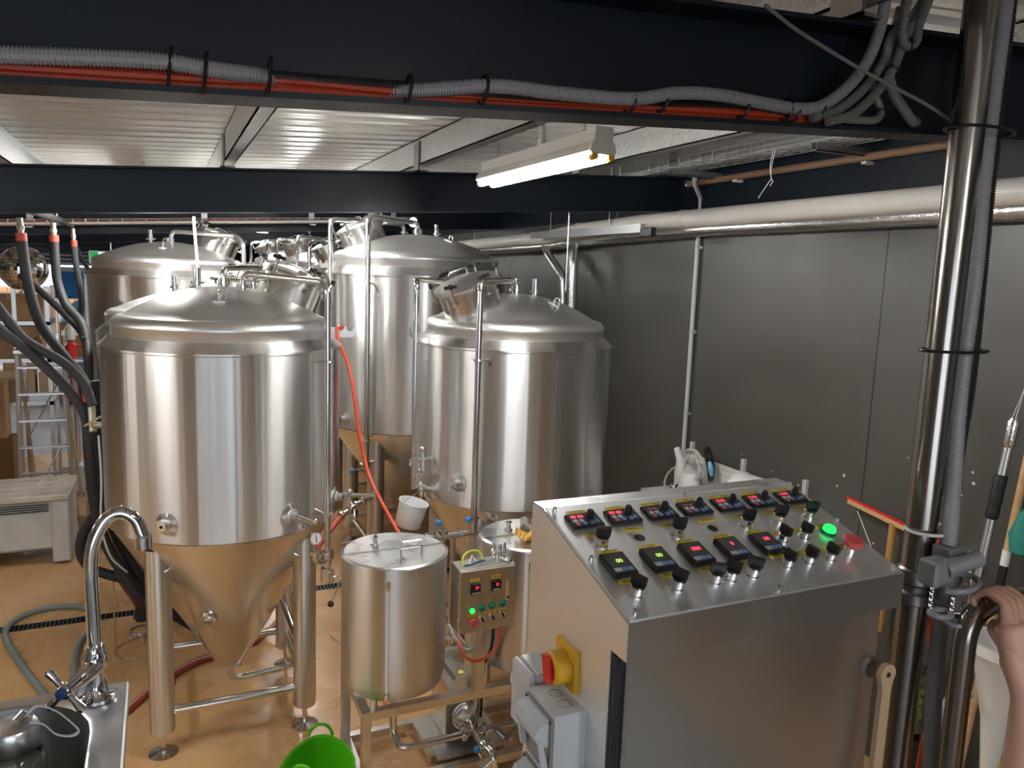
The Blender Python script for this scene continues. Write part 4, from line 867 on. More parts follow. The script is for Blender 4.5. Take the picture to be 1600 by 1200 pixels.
for lab, pts, r in (('grey conduit curving up beside the ribbed one at the beam end', [(1.221, 1.235, 2.839), (1.289, 1.235, 2.862), (1.356, 1.235, 2.911), (1.404, 1.235, 2.969), (1.436, 1.235, 3.038), (1.466, 1.235, 3.133)], .0105),
                    ('outer grey conduit of the bundle climbing past the beam', [(1.25, 1.22, 2.833), (1.315, 1.22, 2.853), (1.368, 1.215, 2.898), (1.409, 1.21, 2.954), (1.437, 1.21, 3.023), (1.481, 1.215, 3.081), (1.502, 1.225, 3.136)], .0105),
                    ('grey conduit making a low loop at the foot of the bundle', [(1.29, 1.25, 2.856), (1.33, 1.245, 2.85), (1.362, 1.245, 2.852), (1.412, 1.245, 2.858), (1.431, 1.25, 2.88), (1.411, 1.26, 2.932), (1.43, 1.262, 2.987), (1.457, 1.262, 3.042), (1.47, 1.26, 3.1)], .009),
                    ('grey conduit dropping to the beam end near the steel pole', [(1.545, 1.25, 2.868), (1.52, 1.24, 2.866), (1.485, 1.235, 2.885), (1.442, 1.235, 2.922), (1.417, 1.235, 2.984), (1.422, 1.23, 3.029), (1.483, 1.23, 3.084), (1.524, 1.235, 3.143)], .0115),
                    ('grey conduit end folded into a short hanging hook', [(1.416, 1.195, 3.12), (1.41, 1.195, 3.04), (1.413, 1.195, 3.008), (1.43, 1.195, 3.0), (1.451, 1.195, 3.013), (1.461, 1.20, 3.048), (1.49, 1.20, 3.12)], .0105)):
    pts = [(a * 1.07, b * 1.07 + .004, 2.5 + (c - 2.5) * 1.07) for a, b, c in pts]
    t = thing('grey_conduit', lab, 'conduit', pts[0])
    if r == .009 or r == .0115: MB().hose(pts, r, 10, 10).build('tube', 'grey_conduit_dark', t)
    else: MB().ribbed(pts, r, .005, .12, 10, 20).build('tube', 'grey_conduit_dark', t)
    i = len(pts) // 2; q = spline(pts, 8); j = len(q) // 2; d = (q[j + 1] - q[j - 1]).normalized(); MB().torus(q[j], r + .002, .003, d, 16, 6).build('cable_tie', 'black_plastic', t)
tag(MB().hose(ry([(1.074, 1.235, 3.031), (1.168, 1.235, 2.996), (1.331, 1.235, 2.952), (1.449, 1.235, 2.925), (1.553, 1.235, 2.902), (1.692, 1.235, 2.861)], 1.27), .004, 8, 10).build('thin_cable', 'grey_conduit_dark'), 'single thin cable slung across the near beam face', 'cable')
# ================================================================== stainless pole with its flexible conduits
px, py = 1.652, 1.208
t = thing('steel_pole', 'tall stainless pole in front of the near beam at the right', 'pole', (px, py, .9))
MB().cyl((px, py, 1.80), (px, py, 3.25), .036, .036, 28).build('upper_tube', 'steel_pole', t)
MB().lathe([(.036, 0), (.042, .004), (.042, .028), (.036, .034), (.036, .05), (.042, .054), (.042, .085), (.036, .09)], (px, py, 1.745), 28).build('coupling', 'steel_dark', t)
MB().cyl((px, py, .9), (px, py, 1.75), .036, .036, 28).lathe([(0, 0), (.08, 0), (.08, .012), (0, .012)], (px, py, .9), 24).build('lower_tube', 'steel_pole', t)
for z, m_ in ((2.86, 'black_plastic'), (2.36, 'black_plastic')):
    pts = [(px + .05 + .098 * math.cos(a), py + .005 + .05 * math.sin(a), z) for a in [2 * PI * i / 20 for i in range(20)]]
    MB().sweep(pts, .004, 6, closed=True).build('cable_tie', m_, t)
pts = [(px + .02 + .064 * math.cos(a), py - .01 + .048 * math.sin(a), 1.93) for a in [2 * PI * i / 20 for i in range(20)]]
MB().sweep(pts, .004, 6, closed=True).build('cable_tie', 'white_plastic', t)
MB().torus((px, py, 1.765), .0385, .0025, (0, 0, 1), 24, 6).build('cable_tie', 'black_plastic', t)
MB().torus((px, py, 1.795), .0385, .0025, (0, 0, 1), 24, 6).build('cable_tie', 'black_plastic', t)
t = thing('flexible_conduit', 'pale grey ribbed conduit strapped to the right of the steel pole', 'conduit', (1.66, 1.17, .95))
MB().ribbed([(1.79, 1.25, 3.24), (1.778, 1.245, 2.959), (1.765, 1.235, 2.733), (1.75, 1.218, 2.538), (1.718, 1.198, 2.281), (1.686, 1.165, 2.04), (1.672, 1.15, 1.95), (1.666, 1.146, 1.908)], .019, .0066, .10, 12, 26).build('upper_run', 'grey_conduit', t)
MB().bev(1.635, 1.70, 1.115, 1.165, 1.815, 1.91, .004).build('connector_box', 'grey_plastic_dark', t)
MB().ribbed([(1.684, 1.15, 1.826), (1.672, 1.145, 1.726), (1.655, 1.13, 1.573), (1.645, 1.11, 1.40), (1.65, 1.10, 1.2), (1.66, 1.1, .93)], .019, .0066, .10, 12, 26).build('lower_run', 'grey_conduit', t)
t = thing('flexible_conduit', 'black ribbed conduit behind the pale one at the steel pole', 'conduit', (1.80, 1.24, 1.84))
MB().ribbed([(1.865, 1.29, 3.2), (1.86, 1.285, 2.8), (1.87, 1.28, 2.331), (1.835, 1.262, 2.121), (1.81, 1.25, 1.976), (1.79, 1.235, 1.847), (1.78, 1.22, 1.3), (1.77, 1.22, .93)], .0155, .007, .12, 10, 26).build('tube', 'black_plastic', t)
tag(MB().hose([(1.73, 1.25, 1.80), (1.752, 1.236, 1.692), (1.765, 1.222, 1.62), (1.765, 1.207, 1.524), (1.745, 1.19, 1.427), (1.715, 1.18, 1.297), (1.70, 1.175, 1.1), (1.70, 1.175, .93)], .012, 10, 8).build('red_cable', 'orange_cable'), 'red orange cable bowing out behind the ribbed conduit', 'cable')
# ================================================================== pipes along the right wall
t = thing('drain_pipe', 'white plastic pipe running high along the right wall', 'pipe', (3.25, 4, 2.92))
MB().sweep([(3.25, .3, 2.918), (3.25, 4.9, 2.915), (3.22, 5.8, 2.885), (3.20, 6.4, 2.84), (3.20, 9.5, 2.80)], .057, 24).build('tube', 'pvc_pipe', t)
for y in (4.35, 5.75, 2.0): MB().lathe([(.058, 0), (.061, .002), (.061, .05), (.058, .052)], (3.25 if y < 5 else 3.225, y, 2.916 if y < 5 else 2.889), 24, (0, 1, 0)).build('socket_joint', 'pvc_pipe', t)
for y, zc in ((5.2, 2.906), (8.2, 2.82)):
    MB().torus((3.235, y, zc), .060, .004, (0, 1, 0), 24, 6).cyl((3.235, y, zc + .06), (3.235, y, 3.35), .004, .004, 6).build('pipe_hanger', 'galv_plain', t)
MB().bev(3.31, 3.36, 1.96, 2.04, 2.83, 2.90, .01).build('pipe_clip', 'black_rubber', t)
t = thing('foil_duct', 'foil lagged duct under the white pipe, branching down the wall', 'duct', (3.3, 4, 2.86))
MB().sweep([(3.31, .3, 2.845), (3.31, 4.2, 2.845), (3.29, 5.4, 2.815), (3.27, 6.6, 2.77), (3.27, 8.5, 2.75)], .047, 18).build('main_run', 'foil', t)
MB().pipe([(3.27, 6.5, 2.77), (3.2, 6.30, 2.70), (3.2, 5.99, 2.50), (3.2, 5.97, 2.30), (3.2, 5.97, 1.4)], .035, .06, 16).build('slanted_branch', 'foil', t)
MB().pipe([(3.28, 5.95, 2.80), (3.22, 5.84, 2.74), (3.2, 5.81, 2.62), (3.2, 5.81, 1.4)], .042, .08, 16).build('upright_branch', 'foil', t)
t = thing('wall_pipe', 'thin reddish brown pipe high on the right wall below the cable tray', 'pipe', (3.33, 3.5, 3.16))
MB().cyl((3.33, .5, 3.172), (3.33, 4.45, 3.160), .021, .021, 16).build('tube', 'brown_panel', t)
MB().torus((3.33, 4.45, 3.16), .03, .008, (0, 1, 0), 20, 6).build('open_collar', 'steel_pipe', t)
for y in (3.95, 2.96): MB().box(3.31, 3.37, y, y + .03, 3.128, 3.142).build('pipe_saddle', 'white_paint', t)
t = thing('power_conduit', 'pale grey electrical conduit dropping down the right wall', 'conduit', (3.38, 4.37, 1.3))
MB().pipe([(3.2, 4.22, 3.165), (3.22, 4.25, 3.14), (3.375, 4.37, 3.06), (3.375, 4.37, 2.9), (3.375, 4.37, .9)], .0155, .05, 12).build('tube', 'grey_plastic', t)
for z in (2.72, 2.14, 1.56): MB().box(3.382, 3.398, 4.335, 4.405, z, z + .018).torus((3.375, 4.37, z + .009), .018, .004, (0, 0, 1), 14, 6).build('conduit_saddle', 'galv_plain', t)
# steel angle under the pipes with its hanging rods, alarm box
t = thing('support_channel', 'grey steel channel slung under the white pipe', 'bracket', (3.0, 5.0, 2.83))
MB().box(3.02, 3.06, 4.55, 6.3, 2.845, 2.88).box(3.02, 3.025, 4.55, 6.3, 2.82, 2.845).build('channel', 'galv_plain', t, 0)
for y in (5.95, 5.0): MB().cyl((3.04, y, 2.84), (3.04, y, 3.3), .004, .004, 6).build('hanging_rod', 'galv_plain', t)
MB().bev(3.02, 3.07, 4.43, 4.56, 2.79, 2.85, .004).build('end_box', 'black_plastic', t)
tag(MB().cyl((2.55, 4.72, 2.4), (2.55, 4.72, 3.12), .004, .004, 6).ball((2.55, 4.72, 2.4), .008, 8, 6).build('hanging_wire', 'galv_plain'), 'thin wire hanging from the roof onto the front right tank', 'wire')
# ================================================================== wire cable trays
def tray(label, x0, x1, y, z, ax, n, wdt=.10, h=.05, cables=()):
    t = thing('cable_tray', label, 'cable tray', (x0 if ax == 0 else y, y if ax == 0 else x0, z))
    def q(a, b, c): return (a, y + b, z + c + (SL * (a - x0) if ax == 0 else 0)) if ax == 0 else (y + b, a, z + c)
    mb = MB()
    for b, c in ((-wdt / 2, h), (-wdt / 2, h / 2), (-wdt / 2, 0), (-wdt / 4, 0), (0, 0), (wdt / 4, 0), (wdt / 2, 0), (wdt / 2, h / 2), (wdt / 2, h)):
        mb.cyl(q(x0, b, c), q(x1, b, c), .003, .003, 6)
    mb.build('long_wires', 'galv_plain', t)['kind'] = 'stuff'
    mb = None
    for i in range(n):
        a = x0 + (x1 - x0) * (i + .5) / n
        pts = [q(a, -wdt / 2, h), q(a, -wdt / 2, 0), q(a, wdt / 2, 0), q(a, wdt / 2, h)]
        MB().pipe(pts, .003, .01, 6, 3).build('cross_wire', 'galv_plain', t)
    return t, q
t, q = tray('wire cable tray beside the right wall', .8, 4.5, 3.09, 3.21, 1, 34, .20, .055)
for y in (2.97, 4.16): MB().box(2.98, 3.37, y, y + .04, 3.165, 3.17).box(2.98, 3.37, y, y + .004, 3.165, 3.205).box(2.98, 3.37, y + .036, y + .04, 3.165, 3.205).build('tray_bracket', 'galv_plain', t, 0)
MB().hose([(3.04, 4.3, 3.222), (3.1, 3.6, 3.225), (3.06, 3.0, 3.228), (3.12, 2.2, 3.225), (3.1, 1.0, 3.225)], .006, 8).build('tray_cable', 'white_plastic', t)
MB().hose([(3.12, 4.4, 3.222), (3.05, 3.4, 3.224), (3.12, 2.7, 3.228), (3.06, 1.8, 3.225)], .006, 8).build('tray_cable', 'white_plastic', t)
tag(MB().hose([(3.0, 3.30, 3.21), (3.0, 3.31, 3.12), (2.995, 3.29, 3.06), (2.99, 3.30, 3.04), (2.985, 3.34, 2.99), (2.98, 3.36, 2.96)], .0025, 6, 8).hose([(3.0, 3.28, 3.21), (3.0, 3.30, 3.12), (2.995, 3.29, 3.06), (2.995, 3.275, 3.045), (2.99, 3.29, 3.02)], .0025, 6, 8).build('knotted_string', 'white_plastic'), 'knotted string dangling from the wire cable tray', 'string')
t, q = tray('long wire cable tray slung behind the second beam', -3.2, 2.35, 7.55, 2.615, 0, 60, .10, .045)
for (b, c, m_, r) in ((-.02, .012, 'white_plastic', .011), (.02, .014, 'white_plastic', .010), (.0, .028, 'orange_cable', .006)):
    pts = [q(-3.2 + 5.5 * i / 22, b + random.uniform(-.008, .008), c + random.uniform(-.002, .004)) for i in range(23)]
    MB().hose(pts, r, 8, 4).build('tray_cable', m_, t)
for x in (-1.0, .35, 1.3, 2.1): MB().box(x, x + .05, 7.50, 7.60, 2.595 + SL * (x + 3.2), 2.605 + SL * (x + 3.2)).box(x, x + .05, 7.595, 7.60, 2.60 + SL * (x + 3.2), 2.76 + SL * (x + 3.2)).build('tray_bracket', 'galv_plain', t, 0)
tag(MB().pipe([(.25, 6.6, 2.86), (.25, 6.6, 2.80), (.27, 6.6, 2.46)], .012, .02, 10).build('drop_conduit', 'grey_plastic'), 'short pale conduit dropping in front of the large left rear tank', 'conduit')
tag(MB().hose([(.27, 6.6, 2.47), (.268, 6.6, 2.40), (.27, 6.58, 2.33), (.262, 6.5, 2.28)], .008, 8).build('drop_cable', 'orange_cable'), 'orange cable end hanging below the pale drop conduit', 'cable')
tag(MB().lathe([(.0, 0), (.06, 0), (.06, .008), (0, .012)], (1.06, 9.2, 2.868), 24).build('round_lamp', 'lamp_disc'), 'small round lit lamp far back under the beams', 'lamp')
# ================================================================== things on the right wall
for i, (y, lab) in enumerate(((4.287, 'perforated shelf upright on the wall nearest the hanging funnel'), (3.76, 'perforated shelf upright above the white bucket on the wall'), (3.234, 'perforated shelf upright right of the bucket, just behind the console'))):
    t = thing('shelf_upright', lab, 'shelf bracket', (3.39, y, .4), 'perforated shelf uprights')
    MB().box(3.385, 3.398, y - .013, y + .013, .4, 1.378).box(3.372, 3.386, y - .013, y - .009, .4, 1.378).box(3.372, 3.386, y + .009, y + .013, .4, 1.378).build('channel', 'white_paint', t, 0)
    for k in range(5): MB().box(3.3835, 3.3852, y - .003, y + .003, 1.34 - k * .05, 1.352 - k * .05).build('slot', 'ink', t, 0)
pb = thing('pegboard', 'white perforated pegboard fixed to the wall uprights', 'pegboard', (3.37, 3.9, 1.0))
MB().box(3.355, 3.37, 3.62, 4.30, .95, 1.30).build('board', 'white_paint', pb, 0)
hl = MB()
for i in range(17):
    for j in range(8): hl.box(3.3542, 3.355, 3.65 + i * .038, 3.655 + i * .038, 1.27 - j * .038, 1.276 - j * .038)
hl.build('peg_holes', 'ink', pb, 0)['kind'] = 'stuff'
t = thing('white_bucket', 'round white bucket with black lettering lying on the shelf behind the console', 'bucket', (3.2, 3.42, 1.04))
MB().box(3.12, 3.28, 3.36, 3.54, 1.04, 1.105).build('cradle', 'white_plastic', t, 0)
MB().lathe([(0, 0), (.125, 0), (.13, .02), (.135, .22), (.0, .22)], (3.2, 3.33, 1.23), 36, (-.12, .99, 0)).build('shell', 'white_plastic', t)
MB().torus(Vector((3.2, 3.33, 1.23)) + Vector((-.12, .99, 0)).normalized() * .21, .136, .005, (-.12, .99, 0), 36, 6).build('rim', 'white_plastic', t)
ba = Vector((-.12, .99, 0)).normalized(); bc = Vector((3.2, 3.33, 1.23)) + ba * .15
for i, ch in enumerate('ARD'):
    a = math.radians(118 - i * 13); up = Vector((0, 0, 1)); rv = (up - ba * up.dot(ba)).normalized(); sv = ba.cross(rv)
    nrm = (rv * math.sin(a) + sv * -math.cos(a)).normalized(); tn = ba.cross(nrm)
    lettering(ch, .05, bc + nrm * .133 - ba * .0, -tn if i > 99 else tn * -1, ba, 'ink', t, 'printed_letter', .003)
tag(MB().box(3.05, 3.37, 3.1, 4.4, 1.02, 1.04).build('wall_shelf', 'white_paint', None, 0), 'white shelf board on the wall uprights, hidden behind the console', 'shelf')
t = thing('plastic_funnel', 'white plastic funnel hung nose up on the wall pegboard', 'funnel', (3.25, 4.22, 1.1))
MB().lathe([(.018, .27), (.022, .20), (.026, .17), (.06, .10), (.095, 0), (.10, 0), (.065, .11), (.031, .18), (.022, .27)], (3.24, 4.12, 1.13), 26, (0.05, .62, .78)).build('cone', 'white_plastic', t)
t = thing('hose_coil', 'loose coil of clear milky hose hung on the wall pegboard', 'hose', (3.25, 4.07, 1.28))
pts = []
for i in range(64):
    a = 2 * PI * i / 16; rr = .085 + .012 * math.sin(i * .9); pts.append((3.24 + .008 * math.sin(i * 1.7) - .0006 * i, 4.06 + rr * math.cos(a), 1.275 + rr * math.sin(a) * 1.15))
MB().hose(pts, .008, 8, 3).build('coil', 'clear_hose', t)
MB().hose([(3.22, 4.17, 1.24), (3.2, 4.26, 1.2), (3.2, 4.33, 1.1), (3.2, 4.30, .98)], .008, 8).build('loose_end', 'clear_hose', t)
t = thing('hand_tool', 'black and blue pistol grip tool hung beside the hose coil', 'tool', (3.3, 3.95, 1.25))
MB().sweep([(3.28, 4.0, 1.40), (3.26, 3.96, 1.37), (3.27, 3.93, 1.28), (3.28, 3.94, 1.20)], [.02, .03, .028, .018], 10).build('grip', 'black_plastic', t)
MB().sweep([(3.25, 3.93, 1.33), (3.25, 3.91, 1.29), (3.26, 3.91, 1.24)], [.012, .02, .01], 10).build('cover', 'sky_blue_plastic', t)
MB().cyl((3.29, 3.95, 1.22), (3.29, 3.96, 1.05), .016, .012, 10).build('barrel', 'steel_pipe', t)
tag(MB().lathe([(.0, .0), (.07, .0), (.075, .02), (.07, .15), (.05, .19), (.0, .19)], (3.2, 4.06, 1.04), 20).build('plastic_jug', 'milky_plastic'), 'milky plastic jug standing under the hose coil', 'jug')
tag(MB().ball((3.2, 4.22, 1.08), .035).torus((3.2, 4.18, 1.10), .03, .008, (1, .3, 0), 16, 6).build('hose_clamp', 'steel_pipe'), 'bright metal clamp under the funnel on the wall shelf', 'clamp')
# squeegee like timber T with string, hooks, handles
t = thing('timber_squeegee', 'timber squeegee with red blade hung on the right wall with string', 'squeegee', (3.36, 2.6, .6))
MB().obox((3.33, 2.60, 1.335), (0, .27, .03), (.012, 0, 0), (0, -.003, .012)).build('head_bar', 'timber', t)
MB().obox((3.325, 2.60, 1.352), (0, .28, .03), (.006, 0, 0), (0, -.002, .008)).build('blade', 'red_plastic', t)
MB().cyl((3.33, 2.59, 1.33), (3.33, 2.60, .75), .018, .018, 12).build('handle', 'timber_brown', t)
MB().sweep([(3.318, 2.80, 1.33), (3.315, 2.60, 1.03), (3.318, 2.44, 1.14)], .0025, 6).torus((3.33, 2.6, 1.04), .02, .003, (0, 0, 1), 14, 6).build('string', 'white_plastic', t)
for i, (y, z, lab) in enumerate(((2.48, 1.36, 'aluminium hook on the wall holding the timber squeegee'), (2.235, 1.25, 'aluminium hook on the wall left of the mop handles'), (2.34, 1.22, 'aluminium hook on the wall half hidden by the ribbed conduit'))):
    t = thing('wall_hook', lab, 'hook', (3.39, y, z), 'aluminium wall hooks')
    a = [math.radians(200 - 250 * k / 14) for k in range(15)]
    R0, R1 = .058, .036
    poly = [(y - R0 * math.cos(u), z + R0 * math.sin(u)) for u in a] + [(y - R1 * math.cos(u), z + R1 * math.sin(u)) for u in reversed(a)]
    MB().prism(poly, 0, 3.36, 3.397).build('hook_body', 'aluminium', t, 30)
    for u in (60, 120): MB().cyl((3.36, y - .047 * math.cos(math.radians(u)), z + .047 * math.sin(math.radians(u))), (3.3585, y - .047 * math.cos(math.radians(u)), z + .047 * math.sin(math.radians(u))), .004, .004, 8).build('screw_hole', 'ink', t)
t = thing('mop_handle', 'silver pole with black foam grip and foil taped top leaning on the wall', 'pole', (3.25, 2.1, 0))
MB().cyl((3.15, 2.14, .05), (3.31, 2.05, 1.93), .019, .019, 14).build('pole', 'aluminium', t)
MB().lathe([(.02, 0), (.027, .01), (.027, .05), (.024, .06), (.027, .07), (.027, .12), (.024, .13), (.027, .14), (.027, .19), (.02, .20)], (3.273, 2.07, 1.52), 14, (.085, -.048, 1)).build('foam_grip', 'black_rubber', t)
MB().lathe([(.02, 0), (.026, .02), (.024, .07), (.026, .11), (.018, .13)], (3.301, 2.055, 1.84), 14, (.085, -.048, 1)).build('foil_tape', 'foil', t)
MB().sweep([(3.31, 2.045, 1.96), (3.33, 2.03, 2.12), (3.31, 2.06, 1.96)], .002, 6).build('string_loop', 'white_plastic', t)
t = thing('broom_handle', 'plain timber broom handle beside the silver pole on the wall', 'pole', (3.3, 2.0, 0))
MB().cyl((3.22, 2.06, .05), (3.33, 1.97, 2.0), .016, .016, 12).build('pole', 'timber', t)
MB().cyl((3.283, 2.0085, 1.17), (3.292, 2.001, 1.33), .0175, .0175, 12).build('printed_label', 'black_plastic', t)
MB().cyl((3.292, 2.001, 1.33), (3.296, 1.998, 1.40), .0175, .0175, 12).build('label_band', 'white_plastic', t)
tag(MB().lathe([(0, 0), (.05, .02), (.06, .10), (.03, .20), (0, .22)], (3.33, 1.96, 1.38), 12).build('hanging_mop', 'teal'), 'teal cloth hanging at the right edge by the broom handle', 'cloth')
# white jug funnel low on the right, mossy brush, floor valve
t = thing('white_funnel', 'white plastic funnel bucket hanging behind the handrail', 'funnel', (2.9, 1.75, .8))
MB().lathe([(.0, -.33), (.03, -.33), (.05, -.12), (.10, .12), (.13, .16), (.13, .2), (.115, .2), (.09, .12), (.03, -.1)], (2.9, 1.72, .98), 28).build('bowl', 'white_plastic', t)
MB().hose([(2.8, 1.76, .97), (2.72, 1.80, .92), (2.70, 1.82, .75), (2.72, 1.83, .4), (2.75, 1.84, .05)], .018, 10).build('spout_hose', 'grey_conduit', t)
t = thing('floor_valve', 'dark valve with yellow handle near the wall at lower right', 'valve', (3.0, 1.75, .55))
MB().cyl((2.98, 1.80, .60), (3.1, 1.70, .57), .03, .025, 12).ball((3.0, 1.78, .54), .05).cyl((3.0, 1.78, .0), (3.0, 1.78, .55), .025, .025, 12).build('body', 'steel_dark', t)
MB().obox((2.99, 1.72, .64), (.05, -.03, .01), (.01, .016, 0), (0, 0, .012)).build('handle', 'yellow_dark', t)
tag(MB().lathe([(.0, 0), (.11, .03), (.14, .12), (.10, .26), (.04, .33), (0, .34)], (3.2, 2.3, .42), 18).build('mossy_sack', 'moss_green'), 'dark mossy green sack slumped by the wall below the pole', 'sack')
tag(MB().cyl((3.2, 2.3, 0), (3.2, 2.3, .42), .10, .13, 18).build('sack_tub', 'black_plastic'), 'black tub under the mossy sack', 'tub')
t = thing('wash_wand', 'blue hose wand with metal nozzle hanging behind the clamp rings', 'hose', (3.2, 2.2, .9))
MB().hose([(3.3, 2.22, 1.25), (3.28, 2.22, 1.15), (3.22, 2.2, .98), (3.2, 2.19, .88)], .010, 8).build('blue_tube', 'sky_blue_plastic', t)
MB().cyl((3.2, 2.19, .88), (3.19, 2.19, .82), .022, .03, 12).build('nozzle', 'chrome', t)
tag(MB().hose([(3.32, 2.18, 1.30), (3.28, 2.12, 1.18), (3.22, 2.10, 1.08), (3.3, 2.3, .98), (3.34, 2.42, .80)], .006, 8).build('white_tube', 'white_plastic'), 'thin white tube curling down the wall behind the clamp rings', 'hose')
# bracket with chains and two rings beside the pole
t = thing('chain_ring_clamp', 'pair of grey clamp rings hanging on chains beside the steel pole', 'clamp', (1.61, 1.09, 1.75))
MB().bev(1.56, 1.625, 1.09, 1.14, 1.835, 1.895, .006).build('bracket_block', 'grey_plastic_dark', t)
MB().cyl((1.60, 1.10, 1.875), (1.68, 1.075, 1.90), .020, .018, 14).build('roller_tube', 'grey_plastic_dark', t)
def flatring(c, R, r, tilt, a0, a1, nm):
    pts = [Vector(c) + Vector((R * math.cos(a), R * .75 * math.sin(a), tilt * math.cos(a))) for a in [a0 + (a1 - a0) * i / 20 for i in range(21)]]
    MB().sweep(pts, r, 8).build(nm, 'grey_plastic_dark', t)
flatring((1.625, 1.085, 1.845), .05, .007, .008, -2.9, 2.6, 'upper_ring')
flatring((1.595, 1.095, 1.772), .026, .007, .0, 0, 5.9, 'lower_ring')
flatring((1.632, 1.075, 1.756), .034, .006, .0, 0, 6.2, 'lower_plate')
for (x, y, z0, z1) in ((1.577, 1.11, 1.775, 1.85), (1.617, 1.085, 1.755, 1.815), (1.662, 1.07, 1.755, 1.85), (1.655, 1.085, 1.765, 1.85)):
    ch = MB(); k = 0; z = z0
    while z < z1: ch.torus((x, y, z), .0042, .0014, (1, 0, 0) if k % 2 else (0, 1, 0), 10, 5); z += .0068; k += 1
    ch.build('chain', 'chrome', t)['kind'] = 'stuff'
# ================================================================== sink with tap and bottle
SK = thing('steel_sink', 'stainless wash sink at the lower left corner', 'sink', (-.4, 1.1, .9))
X0, X1, Y0, Y1, ZS = -.76, -.068, .82, 1.402, 1.78
def rrect(x0, x1, y0, y1, r, z, n=6):
    out = []
    for cx, cy, a0 in ((x1 - r, y1 - r, 0), (x0 + r, y1 - r, 90), (x0 + r, y0 + r, 180), (x1 - r, y0 + r, 270)):
        for k in range(n + 1): a = math.radians(a0 + 90 * k / n); out.append((cx + r * math.cos(a), cy + r * math.sin(a), z))
    return out
bi = (-.72, -.118, .87, 1.378)
rings = [rrect(X0 + .002, X1 - .002, Y0 + .002, Y1 - .002, .004, ZS - .035), rrect(X0, X1, Y0, Y1, .005, ZS - .03), rrect(X0, X1, Y0, Y1, .005, ZS - .003), rrect(X0 + .003, X1 - .003, Y0 + .003, Y1 - .003, .006, ZS),
         rrect(X0 + .012, X1 - .012, Y0 + .012, Y1 - .012, .01, ZS - .002), rrect(bi[0] - .006, bi[1] + .006, bi[2] - .006, bi[3] + .006, .115, ZS - .002), rrect(*bi, .11, ZS - .006), rrect(bi[0] + .006, bi[1] - .006, bi[2] + .006, bi[3] - .006, .105, ZS - .03),
         rrect(bi[0] + .015, bi[1] - .015, bi[2] + .015, bi[3] - .015, .10, ZS - .19), rrect(bi[0] + .03, bi[1] - .03, bi[2] + .03, bi[3] - .03, .09, ZS - .22), rrect(bi[0] + .08, bi[1] - .08, bi[2] + .08, bi[3] - .08, .05, ZS - .225)]
mb = MB(); n = len(rings[0]); vs = [p for r_ in rings for p in r_]; fs = []
for i in range(len(rings) - 1):
    for j in range(n): fs.append((i * n + j, i * n + (j + 1) % n, (i + 1) * n + (j + 1) % n, (i + 1) * n + j))
fs.append(tuple((len(rings) - 1) * n + j for j in range(n))); nr = 7 * n
MB().add(vs[:nr], [f_ for f_ in fs if max(f_) < nr]).build('rim', 'steel_sink', SK, 40)
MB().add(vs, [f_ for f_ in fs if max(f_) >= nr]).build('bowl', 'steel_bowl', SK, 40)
for x, y in ((X0 + .04, Y0 + .04), (X1 - .03, Y0 + .04), (X1 - .03, Y1 - .03), (X0 + .04, Y1 - .03)): MB().cyl((x, y, .9), (x, y, ZS - .03), .018, .018, 12).build('leg', 'steel_frame', SK)
MB().torus((-.4, 1.1, ZS - .222), .04, .006, (0, 0, 1), 20, 6).build('waste_ring', 'chrome', SK)
MB().cyl((-.088, 1.378, ZS - .003), (-.088, 1.378, ZS + .0005), .004, .004, 10).build('rim_screw', 'steel_dark', SK)
TP = thing('sink_tap', 'chrome swan neck tap with cross handle on the sink corner', 'tap', (-.112, 1.36, ZS))
tx, ty = -.114, 1.358
MB().lathe([(0, 0), (.027, 0), (.027, .006), (.018, .012), (.016, .03), (.014, .05), (.019, .06), (.019, .078), (.015, .082), (.015, .095), (0, .095)], (tx, ty, ZS - .001), 28).build('body', 'chrome', TP, 50)
sp = [(tx, ty, ZS + .09), (tx - .001, ty, 1.95), (tx - .001, ty, 2.00), (tx + .004, ty, 2.045), (tx + .022, ty, 2.083), (tx + .045, ty - .002, 2.095), (tx + .066, ty - .003, 2.081), (tx + .075, ty - .004, 2.056), (tx + .077, ty - .004, 2.05)]
MB().hose(sp, .0108, 18, 8).build('spout', 'chrome', TP)
MB().cyl((tx + .077, ty - .004, 2.054), (tx + .0775, ty - .004, 2.032), .0135, .0135, 18).torus((tx + .077, ty - .004, 2.053), .0125, .002, (0, 0, 1), 20, 6).build('aerator', 'chrome', TP)
MB().sweep([(tx, ty, 1.842), (tx - .008, ty - .02, 1.836), (tx - .026, ty - .05, 1.836), (tx - .034, ty - .066, 1.838)], [.017, .014, .012, .009], 16).build('valve_arm', 'chrome', TP)
MB().sweep([(tx + .002, ty, 1.85), (tx - .022, ty - .012, 1.815), (tx - .03, ty - .018, 1.80)], [.013, .012, .008], 14).build('side_valve', 'chrome', TP)
hc = Vector((tx - .036, ty - .072, 1.838)); hd = Vector((-.42, -.88, .15)).normalized(); hu, hv, _ = frame_of(hd)
ch = MB().ball(hc, .013, 16, 10).build('cross_handle', 'chrome', TP)
for k in range(4):
    a = math.radians(45 + 90 * k); d = hu * math.cos(a) + hv * math.sin(a)
    MB().sweep([hc + d * .006, hc + d * .02, hc + d * .038, hc + d * .043], [.006, .005, .008, .004], 14).build('handle_arm', 'chrome', ch)
MB().lathe([(.009, 0), (.008, .005), (0, .006)], hc + hd * .010, 16, hd).build('cold_badge', 'blue_badge', ch)
BT = thing('glass_bottle', 'clear glass drinking bottle with steel cap and grey strap standing in the sink', 'bottle', (-.208, 1.215, 1.555))
bx_, by_ = -.208, 1.215
